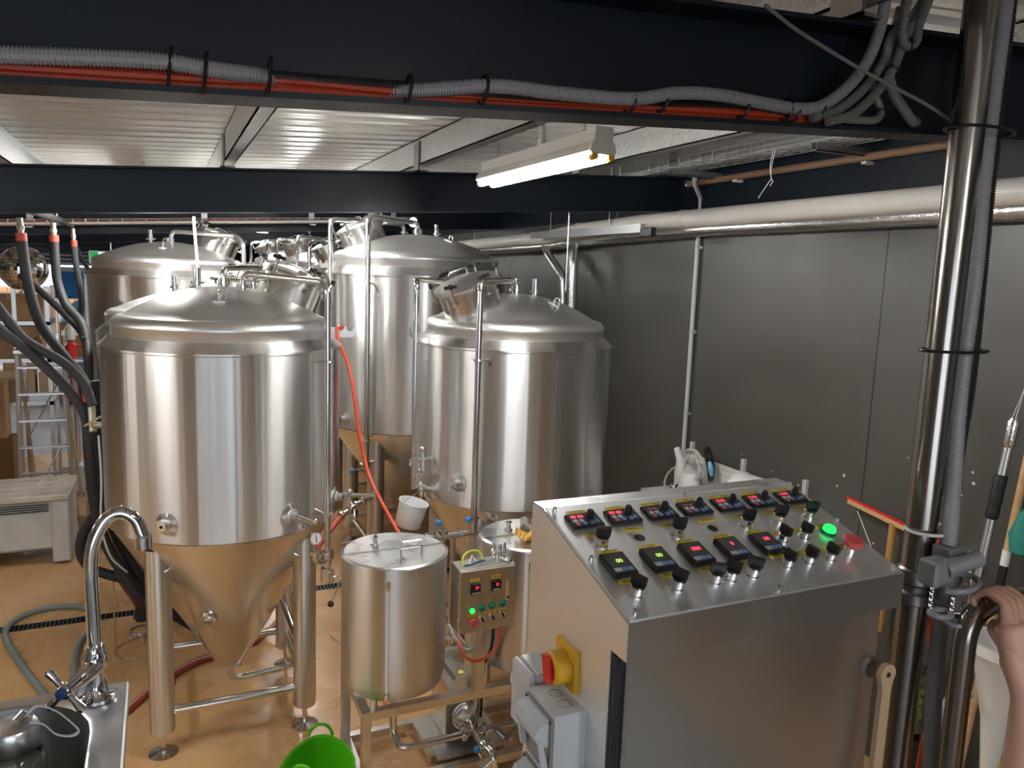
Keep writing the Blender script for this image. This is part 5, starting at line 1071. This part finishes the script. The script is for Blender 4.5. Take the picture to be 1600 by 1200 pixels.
MB().lathe([(0, 1.556), (.036, 1.556), (.038, 1.56), (.038, 1.775), (.035, 1.79), (.030, 1.797), (.027, 1.80), (.027, 1.81), (.025, 1.81), (.025, 1.80), (.033, 1.787), (.0355, 1.772), (.0355, 1.563), (0, 1.562)], (bx_, by_, 0), 40).build('glass_body', 'glass', BT, 40)
cpb = MB().lathe([(.0295, 1.80), (.031, 1.802), (.031, 1.832), (.029, 1.836), (.012, 1.840), (0, 1.840)], (bx_, by_, 0), 32).build('cap', 'steel_lid', BT, 40)
MB().sweep([(bx_ + .004, by_ - .008, 1.842), (bx_ + .012, by_, 1.846), (bx_ + .02, by_ + .006, 1.842)], [.008, .010, .006], 12).build('strap_loop', 'chrome', cpb)
pts = [(bx_ + .014, by_ - .004, 1.848), (bx_ + .028, by_ + .012, 1.852), (bx_ + .05, by_ + .02, 1.835), (bx_ + .072, by_ + .02, 1.808), (bx_ + .078, by_ + .016, 1.798), (bx_ + .068, by_ + .010, 1.797), (bx_ + .05, by_ + .004, 1.808), (bx_ + .036, by_ - .002, 1.83), (bx_ + .02, by_ - .008, 1.84)]
sp = spline(pts, 6); mb = MB(); vs = []; fs = []
wv = Vector((.25, -.9, .35)).normalized()
for i, p_ in enumerate(sp):
    t_ = ((sp[min(i + 1, len(sp) - 1)]) - sp[max(i - 1, 0)]).normalized(); nn = t_.cross(wv).normalized()
    vs += [p_ + wv * .0065 + nn * .001, p_ - wv * .0065 + nn * .001, p_ - wv * .0065 - nn * .001, p_ + wv * .0065 - nn * .001]
for i in range(len(sp) - 1):
    for j in range(4): fs.append((i * 4 + j, i * 4 + (j + 1) % 4, i * 4 + 4 + (j + 1) % 4, i * 4 + 4 + j))
fs += [(3, 2, 1, 0), tuple(len(vs) - 4 + j for j in range(4))]
mb.add(vs, fs).build('carry_strap', 'grey_plastic', BT)
# ================================================================== green tub, hanging bucket, hoses on the floor
GT = thing('green_tub', 'bright green flexible tub with loop handles on the floor by the skid', 'tub', (.592, 3.25, 0))
gx, gy, gr = .592, 3.25, .156
def rim_z(a): return .285 + .030 * math.cos(2 * (a - math.radians(75)))
mb = MB(); n = 48; vs = []; fs = []
lv = [(0, .006, 0), (.6, .004, 0), (.78, .01, 0), (.86, .10, 0), (.93, .19, 0), (1.0, None, 0), (1.03, None, .006), (1.03, None, -.004), (.985, None, -.004), (.91, .19, 0), (.84, .10, 0), (.75, .016, 0), (0, .014, 0)]
for (f_, z_, dz_) in lv:
    for j in range(n):
        a = 2 * PI * j / n; rr = gr * max(f_, .001) * (1 + .05 * math.cos(2 * a)); vs.append((gx + rr * math.cos(a), gy + rr * math.sin(a), (rim_z(a) + dz_) if z_ is None else z_))
for i in range(len(lv) - 1):
    for j in range(n): fs.append((i * n + j, i * n + (j + 1) % n, (i + 1) * n + (j + 1) % n, (i + 1) * n + j))
mb.add(vs, fs).build('tub_body', 'green_tub', GT, 60)
for a in (math.radians(75), math.radians(235)):
    d = Vector((math.cos(a), math.sin(a), 0)); w = Vector((-math.sin(a), math.cos(a), 0)); c = Vector((gx, gy, rim_z(a))) + d * gr * .98
    MB().hose([c - w * .055, c - w * .045 + Vector((0, 0, .03)), c - w * .02 + Vector((0, 0, .055)), c + w * .02 + Vector((0, 0, .055)), c + w * .045 + Vector((0, 0, .03)), c + w * .055], .0075, 8).build('loop_handle', 'green_tub', GT)
HB = thing('hanging_bucket', 'small white translucent bucket hung tilted on the right tank valve', 'bucket', (1.26, 4.05, 1.1))
ax = Vector((.22, -.10, .97)).normalized(); c = Vector((1.236, 4.04, 1.075))
MB().lathe([(0, 0), (.068, 0), (.072, .006), (.082, .135), (.086, .137), (.086, .145), (.080, .145), (.070, .01), (0, .008)], c, 36, ax).build('shell', 'milky_plastic', HB, 40)
MB().sweep([c + ax * .135 + Vector((-.08, 0, .0)), c + ax * .15 + Vector((0, -.05, .06)), Vector((1.345, 4.12, 1.28)), c + ax * .135 + Vector((.08, 0, .0))], .002, 6).build('wire_handle', 'steel_pipe', HB)
tag(MB().hose([(.98, 4.52, 2.16), (.925, 4.47, 2.15), (.935, 4.44, 2.06), (.965, 4.38, 1.97), (.99, 4.33, 1.815), (1.013, 4.3, 1.591), (1.05, 4.28, 1.40), (1.075, 4.22, 1.29), (1.12, 4.1, 1.17), (1.17, 3.95, 1.05), (1.21, 3.85, .95), (1.22, 3.80, .7), (1.15, 3.85, .3), (1.12, 4.0, .02), (1.2, 4.6, .02)], .011, 10).build('orange_hose', 'orange_hose'), 'orange hose hanging from the front left tank down behind the small tank', 'hose')
t = thing('red_hose', 'red hose with a pale stripe crossing the floor behind the front left tank', 'hose', (.3, 5, 0))
rp = [(-.75, 3.9, .02), (-.45, 4.2, .02), (-.234, 4.477, .02), (-.1, 4.676, .02), (.117, 4.9, .02), (.29, 4.97, .02), (.50, 5.06, .022), (.68, 5.16, .10), (.78, 5.18, .27), (.86, 5.2, .42), (.93, 5.2, .555), (1.05, 5.3, .65), (1.169, 5.4, .737)]
MB().hose(rp, .021, 12).build('tube', 'red_hose', t)
sp = spline(rp, 8); MB().sweep([p_ + Vector((-.004, -.012, .0155)) for p_ in sp[:75]], .006, 6).build('pale_stripe', 'pale_stripe', t)
fit = MB().cyl((1.15, 5.385, .725), (1.37, 5.5, .81), .02, .02, 14)
for k in (0, .3, .55, .8, 1): ferrule(fit, Vector((1.15, 5.385, .725)).lerp(Vector((1.37, 5.5, .81)), k), (.22, .115, .085), .022)
fit.cyl((1.25, 5.44, .765), (1.25, 5.40, .70), .016, .016, 12).ball((1.25, 5.40, .70), .024).build('hose_coupling', 'steel_pipe', t)
MB().cyl((1.33, 5.47, .80), (1.33, 5.43, .86), .006, .006, 8).build('coupling_lever', 'red_plastic', t)
tag(MB().hose([(-.55, 4.55, .019), (-.667, 4.818, .019), (-.833, 5.23, .019), (-1.0, 5.742, .019), (-.955, 5.981, .019), (-.795, 6.087, .019), (-.59, 6.036, .019), (-.465, 5.802, .019), (-.498, 5.607, .019), (-.547, 5.385, .019), (-.542, 5.038, .019), (-.5, 4.7, .019), (-.35, 4.3, .019)], .0195, 12, 10).build('grey_hose', 'grey_hose'), 'grey green hose looped on the floor beyond the sink', 'hose')
tag(MB().hose([(.93, 4.35, .90), (1.02, 4.25, .93), (1.12, 4.2, .87), (1.2, 4.25, .5), (1.15, 4.5, .02), (1.0, 5.0, .012)], .005, 8).build('thin_white_tube', 'clear_hose'), 'thin white tube arching from the left tank valve to the floor', 'hose')
# small conical vessel on a wire stand behind the front left leg
t = thing('conical_vessel', 'small dark conical vessel behind the front left tank leg', 'vessel', (-.16, 5.25, 0))
vx, vy = -.165, 5.25
MB().lathe([(.045, .30), (.06, .34), (.15, .52), (.155, .54), (.155, .74), (.13, .76), (0, .77)], (vx, vy, 0), 28).build('cone_body', 'dark_wine', t)
MB().cyl((vx, vy, .20), (vx, vy, .31), .04, .04, 14).cyl((vx - .05, vy - .02, .23), (vx + .05, vy - .02, .25), .012, .012, 8).build('bottom_valve', 'black_plastic', t)
MB().torus((vx, vy, .13), .07, .007, (0, 0, 1), 24, 6).build('drip_ring', 'steel_dark', t)
MB().torus((vx, vy, .008), .165, .005, (0, 0, 1), 32, 6).torus((vx, vy, .52), .165, .005, (0, 0, 1), 32, 6).build('stand_ring', 'steel_pipe', t)
for k in range(3):
    a = math.radians(200 + 120 * k); MB().cyl((vx + .165 * math.cos(a), vy + .165 * math.sin(a), .008), (vx + .165 * math.cos(a), vy + .165 * math.sin(a), .52), .004, .004, 6).build('stand_wire', 'steel_pipe', t)
# ================================================================== lagged glycol hoses at the left
def glycol(label, pts, r=.028, band=True, m_='foam_lagging', fit=True):
    t = thing('lagged_hose', label, 'hose', pts[0]); MB().hose(pts, r, 14, 10).build('foam_lagging', m_, t)
    a, b = Vector(pts[0]), Vector(pts[1]); d = (a - b).normalized()
    if fit:
        MB().cyl(a - d * .01, a + d * .035, r * 1.02, r * 1.02, 14).build('red_band', 'red_band', t)
        MB().cyl(a + d * .035, a + d * .12, r * .6, r * .6, 12).cyl(a + d * .055, a + d * .075, r * .8, r * .8, 6).build('brass_union', 'brass', t)
    return t
glycol('thick black lagged hose sweeping from the ceiling to the left tank shoulder', [(-.716, 5.22, 2.60), (-.712, 5.22, 2.52), (-.691, 5.2, 2.325), (-.637, 5.2, 2.104), (-.532, 5.2, 1.935), (-.45, 5.18, 1.82), (-.40, 5.1, 1.73)])
glycol('upper of two lagged hoses crossing in from the left edge', [(-1.1, 4.85, 2.75), (-.95, 4.82, 2.5), (-.82, 4.8, 2.30), (-.72, 4.8, 2.134), (-.651, 4.8, 2.048), (-.492, 4.8, 1.935), (-.404, 4.8, 1.82), (-.36, 4.76, 1.70)], .025, fit=False)
glycol('lower of two lagged hoses crossing in from the left edge', [(-1.15, 4.75, 2.6), (-.95, 4.75, 2.32), (-.78, 4.75, 2.13), (-.666, 4.78, 2.015), (-.496, 4.8, 1.81), (-.41, 4.8, 1.66), (-.39, 4.84, 1.5)], .027, fit=False)
glycol('black lagged hose dropping straight from the tray near the mirror ball', [(-.66, 6.2, 2.62), (-.658, 6.2, 2.45), (-.65, 6.2, 2.33), (-.60, 6.15, 2.18), (-.50, 6.05, 2.05), (-.46, 5.9, 1.85), (-.455, 5.7, 1.5)], .03, m_='black_rubber')
glycol('grey lagged hose hanging in front of the far roller door', [(-.575, 6.6, 2.60), (-.572, 6.6, 2.50), (-.56, 6.62, 2.38), (-.55, 6.65, 2.29), (-.56, 6.8, 2.15), (-.60, 7.0, 2.0)], .022)
glycol('thin black hose beside the exit sign', [(-.69, 7.75, 2.68), (-.62, 7.75, 2.50), (-.55, 7.75, 2.36), (-.50, 7.78, 2.2), (-.5, 7.8, 2.0)], .018, m_='black_rubber', fit=False)
glycol('black hose slanting across below the mirror ball', [(-.95, 6.8, 2.36), (-.80, 6.6, 2.25), (-.62, 6.3, 2.10), (-.52, 6.1, 2.01), (-.48, 5.95, 1.95)], .024, m_='black_rubber', fit=False)
for i, (dx, dy, lab) in enumerate(((0, 0, 'thick black hose running down the left side of the front left tank'), (.05, .10, 'second black hose running down beside the front left tank'))):
    glycol(lab, [(-.41 + dx, 4.95 + dy, 1.80), (-.405 + dx, 4.96 + dy, 1.60), (-.40 + dx, 4.97 + dy, 1.30), (-.385 + dx, 5.0 + dy, 1.05), (-.35 + dx, 5.0 + dy, .86), (-.27 + dx, 5.0 + dy, .66), (-.15 + dx, 4.99 + dy, .45), (.05 + dx, 4.98 + dy, .30), (.15 + dx, 4.97 + dy, .22)], .032 - .004 * i, m_='black_rubber', fit=False)
glycol('short black hose bowing out to the left near the floor', [(-.40, 5.02, .98), (-.46, 5.04, .88), (-.475, 5.05, .76), (-.43, 5.06, .66), (-.33, 5.06, .60), (-.2, 5.05, .55)], .030, m_='black_rubber', fit=False)
t = thing('glycol_valve', 'cluster of red banded valves on the left tank where the hoses join', 'valve', (-.36, 4.72, 1.6))
MB().cyl((-.37, 4.80, 1.74), (-.36, 4.72, 1.56), .02, .02, 12).cyl((-.36, 4.72, 1.60), (-.27, 4.68, 1.60), .018, .018, 12).build('body', 'brass', t)
MB().cyl((-.385, 4.80, 1.77), (-.378, 4.79, 1.72), .030, .030, 12).build('red_band', 'red_band', t)
MB().cyl((-.40, 4.70, 1.60), (-.31, 4.66, 1.66), .006, .006, 8).build('lever', 'chrome', t)
tag(MB().hose([(-.33, 4.66, 1.55), (-.325, 4.66, 1.30), (-.335, 4.68, 1.05), (-.30, 4.7, .85), (-.22, 4.75, .72)], .006, 8).build('thin_grey_cable', 'grey_plastic'), 'thin grey cable dropping down the left edge of the front left tank', 'cable')
# ================================================================== far left of the hall
t = thing('pallet_bin', 'grey plastic pallet bin with a ribbed dusty lid on the ochre floor', 'bin', (-1.3, 7.35, 0))
a0, a1, b0, b1 = -1.92, -.725, 7.03, 7.66
MB().bev(a0 + .02, a1 - .02, b0 + .02, b1 - .02, .13, .55, .02).build('tub', 'bin_plastic', t, 0)
for x in (a0 + .06, a1 - .09): MB().bev(x - .05, x + .08, b0, b1, .02, .55, .012).build('corner_post', 'bin_plastic', t, 0)
for x in (-1.36,): MB().bev(x - .07, x + .07, b0 + .005, b1 - .005, .02, .54, .012).build('middle_post', 'bin_plastic', t, 0)
MB().bev(a0, a1, b0 - .01, b1 + .01, .54, .595, .012).build('lid', 'bin_lid', t, 0)
for k in range(4): MB().bev(-1.62 + k * .0, -.86, b0 + .05 + k * .15, b0 + .07 + k * .15, .595, .603, .003).build('lid_rib', 'bin_lid', t, 0)
for x in (-1.52, -1.0): MB().bev(x, x + .06, b0, b1, .595, .606, .004).build('lid_strap', 'bin_lid', t, 0)
for k in range(4): MB().box(-1.25, -.88, b0 + .014, b0 + .022, .455 + k * .018, .463 + k * .018).build('vent_slot', 'ink', t, 0)
MB().bev(-1.39, -1.30, b0 - .004, b0 + .006, .40, .425, .004).build('label_recess', 'grey_plastic_dark', t, 0)
t = thing('step_ladder', 'aluminium step ladder standing behind the pallet bin', 'ladder', (-1.05, 8.4, 0))
def lad(z, s_): return (-1.245 + .0 * z if s_ < 0 else -.80 - .055 * z, 8.25 + .12 * z, z)
for s_ in (-1, 1): MB().cyl(lad(0, s_), lad(1.62, s_), .022, .022, 8).build('stile', 'aluminium', t)
for s_ in (-1, 1): MB().cyl((-1.22 if s_ < 0 else -.82, 9.05, 0), (-1.24 if s_ < 0 else -.90, 8.50, 1.60), .016, .016, 8).build('rear_stile', 'aluminium', t)
for k in range(6):
    z = .22 + k * .25; p0, p1 = Vector(lad(z, -1)), Vector(lad(z, 1)); MB().obox((p0 + p1) / 2, (p1 - p0) / 2, (0, .035, 0), (0, 0, .008)).build('tread', 'aluminium', t, 0)
MB().bev(-1.27, -.87, 8.38, 8.56, 1.60, 1.64, .005).build('top_platform', 'aluminium', t, 0)
MB().cyl((-1.22, 8.8, .75), (-.86, 8.55, 1.45), .008, .008, 8).build('brace', 'aluminium', t)
MB().cyl((-.86, 8.75, .85), (-1.2, 8.6, .1), .008, .008, 8).build('brace', 'aluminium', t)
t = thing('storage_rack', 'steel storage rack full of cardboard boxes at the far left', 'shelving', (-1.9, 9.9, 0))
for x in (-2.75, -1.42, -1.12):
    for y in (9.62, 10.1): MB().box(x - .02, x + .02, y - .02, y + .02, 0, 2.32 if x < -1.2 else 2.2).build('upright', 'aluminium', t, 0)
for z in (.95, 1.42, 1.82): MB().box(-2.77, -1.10, 9.6, 10.12, z - .04, z).build('shelf', 'aluminium', t, 0)
MB().cyl((-1.42, 9.62, 1.5), (-1.12, 9.62, 1.8), .01, .01, 6).build('brace', 'aluminium', t)
bxs = [(-1.75, -1.16, 9.62, 10.0, 1.82, 2.10, 'cardboard', 'long cardboard box on the top rack shelf under the mirror ball'), (-2.4, -1.78, 9.62, 10.0, 1.82, 2.18, 'cardboard_pale', 'pale cardboard box at the left of the top rack shelf'),
       (-1.72, -1.18, 9.63, 10.0, 1.42, 1.62, 'cardboard', 'flat cardboard box on the middle rack shelf'), (-1.70, -1.2, 9.64, 10.0, 1.621, 1.77, 'cardboard', 'cardboard box stacked on the flat one in the middle of the rack'),
       (-2.3, -1.78, 9.62, 10.0, 1.42, 1.75, 'cardboard_pale', 'pale box at the left of the middle rack shelf'), (-1.75, -1.40, 9.62, 10.0, .95, 1.18, 'cardboard_pale', 'pale box on the bottom rack shelf'),
       (-2.1, -1.45, 9.3, 9.58, 0, .62, 'cardboard_dark', 'dark brown carton on the floor in front of the rack'), (-2.2, -1.5, 9.3, 9.58, .62, 1.22, 'cardboard', 'brown carton stacked at the left edge by the ladder'),
       (-2.55, -2.05, 15.5, 15.9, 0, .55, 'cardboard_pale', 'tall pale carton on the far concrete floor'), (-2.0, -1.6, 15.6, 16.0, 0, .5, 'cardboard_pale', 'second pale carton on the far concrete floor'),
       (-2.5, -2.0, 15.5, 15.9, .55, .95, 'cardboard', 'carton stacked on the tall pale carton far away'), (-1.2, -.85, 18.5, 18.9, 1.0, 1.25, 'cardboard', 'small carton on the far workbench')]
for (a, b, c_, d_, e_, f_, m_, lab) in bxs:
    t = thing('cardboard_box', lab, 'box', ((a + b) / 2, (c_ + d_) / 2, e_), 'cardboard boxes at the far left')
    MB().bev(a, b, c_, d_, e_, f_, .006).build('carton', m_, t, 0)
    MB().box((a + b) / 2 - .03, (a + b) / 2 + .03, c_ - .001, d_, f_ - .06, f_ + .001).build('packing_tape', 'cardboard_pale', t, 0)
t = thing('mirror_ball', 'silver mirror ball hanging at the far left', 'mirror ball', (-1.27, 9.3, 2.385))
mc = Vector((-1.272, 9.28, 2.385)); R = .225
MB().ball(mc, R - .006, 24, 14).build('core', 'grey_plastic_dark', t)
mt = MB()
for i in range(1, 20):
    th = PI * i / 20; nn = max(6, int(40 * math.sin(th)))
    for j in range(nn):
        ph = 2 * PI * j / nn; d = Vector((math.sin(th) * math.cos(ph), math.sin(th) * math.sin(ph), math.cos(th)))
        d2 = (d + Vector((random.uniform(-1, 1), random.uniform(-1, 1), random.uniform(-1, 1))) * .05).normalized(); u = d2.cross(Vector((0, 0, 1))).normalized(); v = d2.cross(u)
        hw = R * math.sin(th) * PI / nn * .92; hh = R * PI / 40 * .92; p_ = mc + d * R; mt.obox(p_, u * hw, v * hh, d2 * .002)
mt.build('mirror_tiles', 'mirror_tile', t, 0)['kind'] = 'stuff'
MB().cyl(mc + Vector((0, 0, R - .01)), (mc.x, mc.y, zb(mc.x) + .3), .004, .004, 6).build('hanging_wire', 'galv_plain', t)
t = thing('exit_sign', 'green and white running man exit sign above the far door', 'sign', (-.83, 13.8, 2.5))
MB().bev(-1.01, -.40, 13.78, 13.82, 2.44, 2.64, .01).build('case', 'white_plastic', t, 0)
MB().box(-.99, -.42, 13.776, 13.781, 2.46, 2.62).build('face', 'exit_face', t, 0)
MB().box(-.99, -.88, 13.773, 13.777, 2.46, 2.62).build('green_panel', 'exit_green', t, 0)
fig = MB().ball((-.78, 13.774, 2.585), .018, 8, 6).sweep([(-.785, 13.774, 2.565), (-.80, 13.774, 2.52), (-.77, 13.774, 2.50), (-.79, 13.774, 2.47)], .010, 6).sweep([(-.80, 13.774, 2.52), (-.83, 13.774, 2.50), (-.85, 13.774, 2.475)], .009, 6).sweep([(-.79, 13.774, 2.56), (-.75, 13.774, 2.54)], .007, 6)
fig.build('running_figure', 'exit_green', t)
MB().cyl((-.7, 13.8, 2.64), (-.7, 13.8, 3.13), .006, .006, 6).build('hanger', 'galv_plain', t)
t = thing('blue_banner', 'blue water patterned banner hanging in the far doorway', 'banner', (-1.9, 23.6, 1.5))
MB().box(-2.55, -.8, 23.55, 23.57, 1.45, 2.28).build('cloth', 'banner_blue', t, 0)
MB().box(-2.55, -.8, 23.545, 23.551, 2.16, 2.27).build('white_strip', 'white_paint', t, 0)
for x in (-2.5, -.85): MB().cyl((x, 23.56, 0), (x, 23.56, 2.3), .02, .02, 8).build('pole', 'aluminium', t)
tag(MB().lathe([(0, 0), (.85, 0), (.7, .35), (.3, .6), (0, .65)], (-1.5, 22.2, .95), 24).build('pale_blue_cover', 'pale_blue'), 'pale blue sheet heaped below the banner by the far door', 'cover')
tag(MB().bev(-2.3, -.75, 21.8, 22.6, 0, .95, .02).build('far_crate', 'brick_orange', None, 0), 'orange timber crate below the pale blue sheet', 'crate')
t = thing('far_workbench', 'cluttered white workbench far down the left side', 'bench', (-1.1, 18.7, 0))
MB().box(-1.9, -.6, 18.3, 19.0, .92, 1.0).build('top', 'white_paint', t, 0)
for x in (-1.85, -.65): MB().box(x - .03, x + .03, 18.35, 18.95, 0, .92).build('leg', 'aluminium', t, 0)
t = thing('fire_extinguisher', 'small red and white bottle on the rack side', 'bottle', (-1.05, 10.4, 1.2))
MB().lathe([(0, 0), (.06, 0), (.06, .16), (.03, .2), (.03, .22), (0, .22)], (-1.0, 10.5, 1.32), 16).build('red_base', 'red_plastic', t)
MB().lathe([(.055, 0), (.055, .14), (.02, .19), (0, .2)], (-1.0, 10.5, 1.545), 16).build('white_top', 'white_plastic', t)
tag(MB().box(-1.09, -.85, 10.35, 10.65, 1.29, 1.32).cyl((-.97, 10.5, 0), (-.97, 10.5, 1.29), .03, .03, 10).cyl((-.97, 10.5, 0), (-.97, 10.5, .02), .2, .2, 20).build('bottle_stand', 'aluminium'), 'narrow pedestal stand holding the red and white bottle', 'stand')
t = thing('hand_trolley', 'red wheeled trolley on the far concrete floor', 'trolley', (-1.3, 15.3, 0))
MB().bev(-1.55, -.95, 15.0, 15.7, .16, .26, .01).build('deck', 'red_plastic', t, 0)
for x in (-1.5, -1.0):
    for y in (15.1, 15.6): MB().lathe([(0, 0), (.08, 0), (.08, .04), (0, .04)], (x, y, .08), 16, (1, 0, 0)).build('wheel', 'black_rubber', t)
MB().pipe([(-1.5, 15.65, .26), (-1.5, 15.75, .95), (-1.0, 15.75, .95), (-1.0, 15.65, .26)], .02, .06, 8).build('handle', 'red_plastic', t)
tag(MB().bev(-1.45, -1.1, 15.1, 15.5, .26, .5, .03).build('tool_bag', 'navy_blue'), 'blue bag on the red trolley', 'bag')
t = thing('plastic_drum', 'clear wrapped plastic drum on its side behind the pallet bin', 'drum', (-.62, 8.2, 0))
MB().lathe([(0, 0), (.13, 0), (.14, .02), (.14, .36), (.10, .42), (.05, .44), (0, .44)], (-.58, 8.3, .0), 20).build('drum_body', 'milky_plastic', t)
MB().torus((-.58, 8.3, .30), .143, .006, (0, 0, 1), 24, 6).build('drum_hoop', 'grey_plastic_dark', t)
tag(MB().lathe([(0, .0), (.32, .0), (.36, .05), (.25, .28), (.1, .38), (0, .4)], (-.62, 9.4, 0), 14).build('plastic_wrap', 'milky_plastic', None, 20), 'heap of crumpled clear plastic wrap beyond the pallet bin', 'wrap')

t = thing('coolant_header', 'dark coolant pipe under the roof that the lagged hoses hang from', 'pipe', (-.66, 5.9, 2.77))
MB().cyl((-.69, 4.7, 2.775), (-.66, 6.9, 2.775), .026, .026, 14).build('pipe', 'black_rubber', t)
MB().cyl((-.66, 6.6, 2.77), (-.575, 6.6, 2.73), .016, .016, 10).build('branch', 'black_rubber', t)
MB().pipe([(-.69, 4.85, 2.775), (-1.1, 4.85, 2.775), (-1.1, 4.85, 2.74)], .022, .03, 10).build('branch', 'black_rubber', t)
MB().pipe([(-.69, 4.75, 2.775), (-1.15, 4.75, 2.775), (-1.15, 4.75, 2.59)], .022, .03, 10).build('branch', 'black_rubber', t)
for y in (5.0, 6.7): MB().cyl((-.68, y, 2.79), (-.73, y, 2.99), .004, .004, 6).build('hanging_rod', 'galv_plain', t)
# ================================================================== handrail and the arm of a person
HR = thing('handrail', 'bent stainless handrail at the lower right', 'handrail', (1.62, 1.05, .9))
MB().pipe([(1.625, 1.045, .9), (1.625, 1.052, 1.80), (2.35, 1.0, 1.81), (2.40, 1.0, .6)], .024, .09, 20, 10).build('rail', 'steel_pole', HR)
MB().lathe([(0, 0), (.06, 0), (.06, .01), (0, .01)], (1.625, 1.045, .9), 20).build('base_flange', 'steel_pole', HR)
HP = thing('person', 'bare forearm and hand of a person gripping the handrail at the right edge', 'person', (1.5, .95, .9))
DX = .055
fm = [(1.56, .84, 1.05, .045), (1.58, .86, 1.25, .045), (1.60, .88, 1.45, .042), (1.61, .89, 1.60, .034), (1.615, .90, 1.68, .029), (1.62, .92, 1.72, .036), (1.63, .945, 1.765, .038), (1.632, .965, 1.80, .03)]
me = bpy.data.meshes.new('body'); o0 = Vector(ORG[HP.name])
verts = [Vector(p[:3]) - o0 for p in fm]; edges = [(i, i + 1) for i in range(len(fm) - 1)]; rad = [p[3] for p in fm]
def chain(root, pts):
    k = root
    for (x, y, z, r) in pts:
        verts.append(Vector((x + DX, y + .015, z)) - o0); rad.append(r); edges.append((k, len(verts) - 1)); k = len(verts) - 1
# four fingers wrap over the rail, the thumb closes from below on the near side
for i, (dx, ln) in enumerate(((-.030, .95), (-.010, 1.05), (.011, 1.0), (.031, .85))):
    bx = 1.578 + dx + .03
    chain(6, [(1.575 + dx * .8, .935, 1.805, .015), (bx, .965, 1.838, .0105), (bx + .005, .965 + .045 * ln, 1.848, .0095), (bx + .008, .985 + .058 * ln, 1.825, .0085), (bx + .008, .98 + .058 * ln, 1.80, .0075)])
chain(5, [(1.545, .925, 1.755, .015), (1.560, .965, 1.768, .012), (1.590, .995, 1.768, .0105), (1.620, 1.005, 1.775, .009)])
me.from_pydata(verts, edges, []); me.update()
body = bpy.data.objects.new('body', me); col.objects.link(body); body.parent = HP; me.materials.append(M['skin'])
sk = body.modifiers.new('skin', 'SKIN'); sk.use_smooth_shade = True
for i, v in enumerate(me.skin_vertices[0].data): v.radius = (rad[i] * (1.12 if 3 <= i <= 7 else 1), rad[i] * (.9 if i >= 4 and i <= 7 else 1)); v.use_root = (i == 0)
sb = body.modifiers.new('subdiv', 'SUBSURF'); sb.levels = 2; sb.render_levels = 2
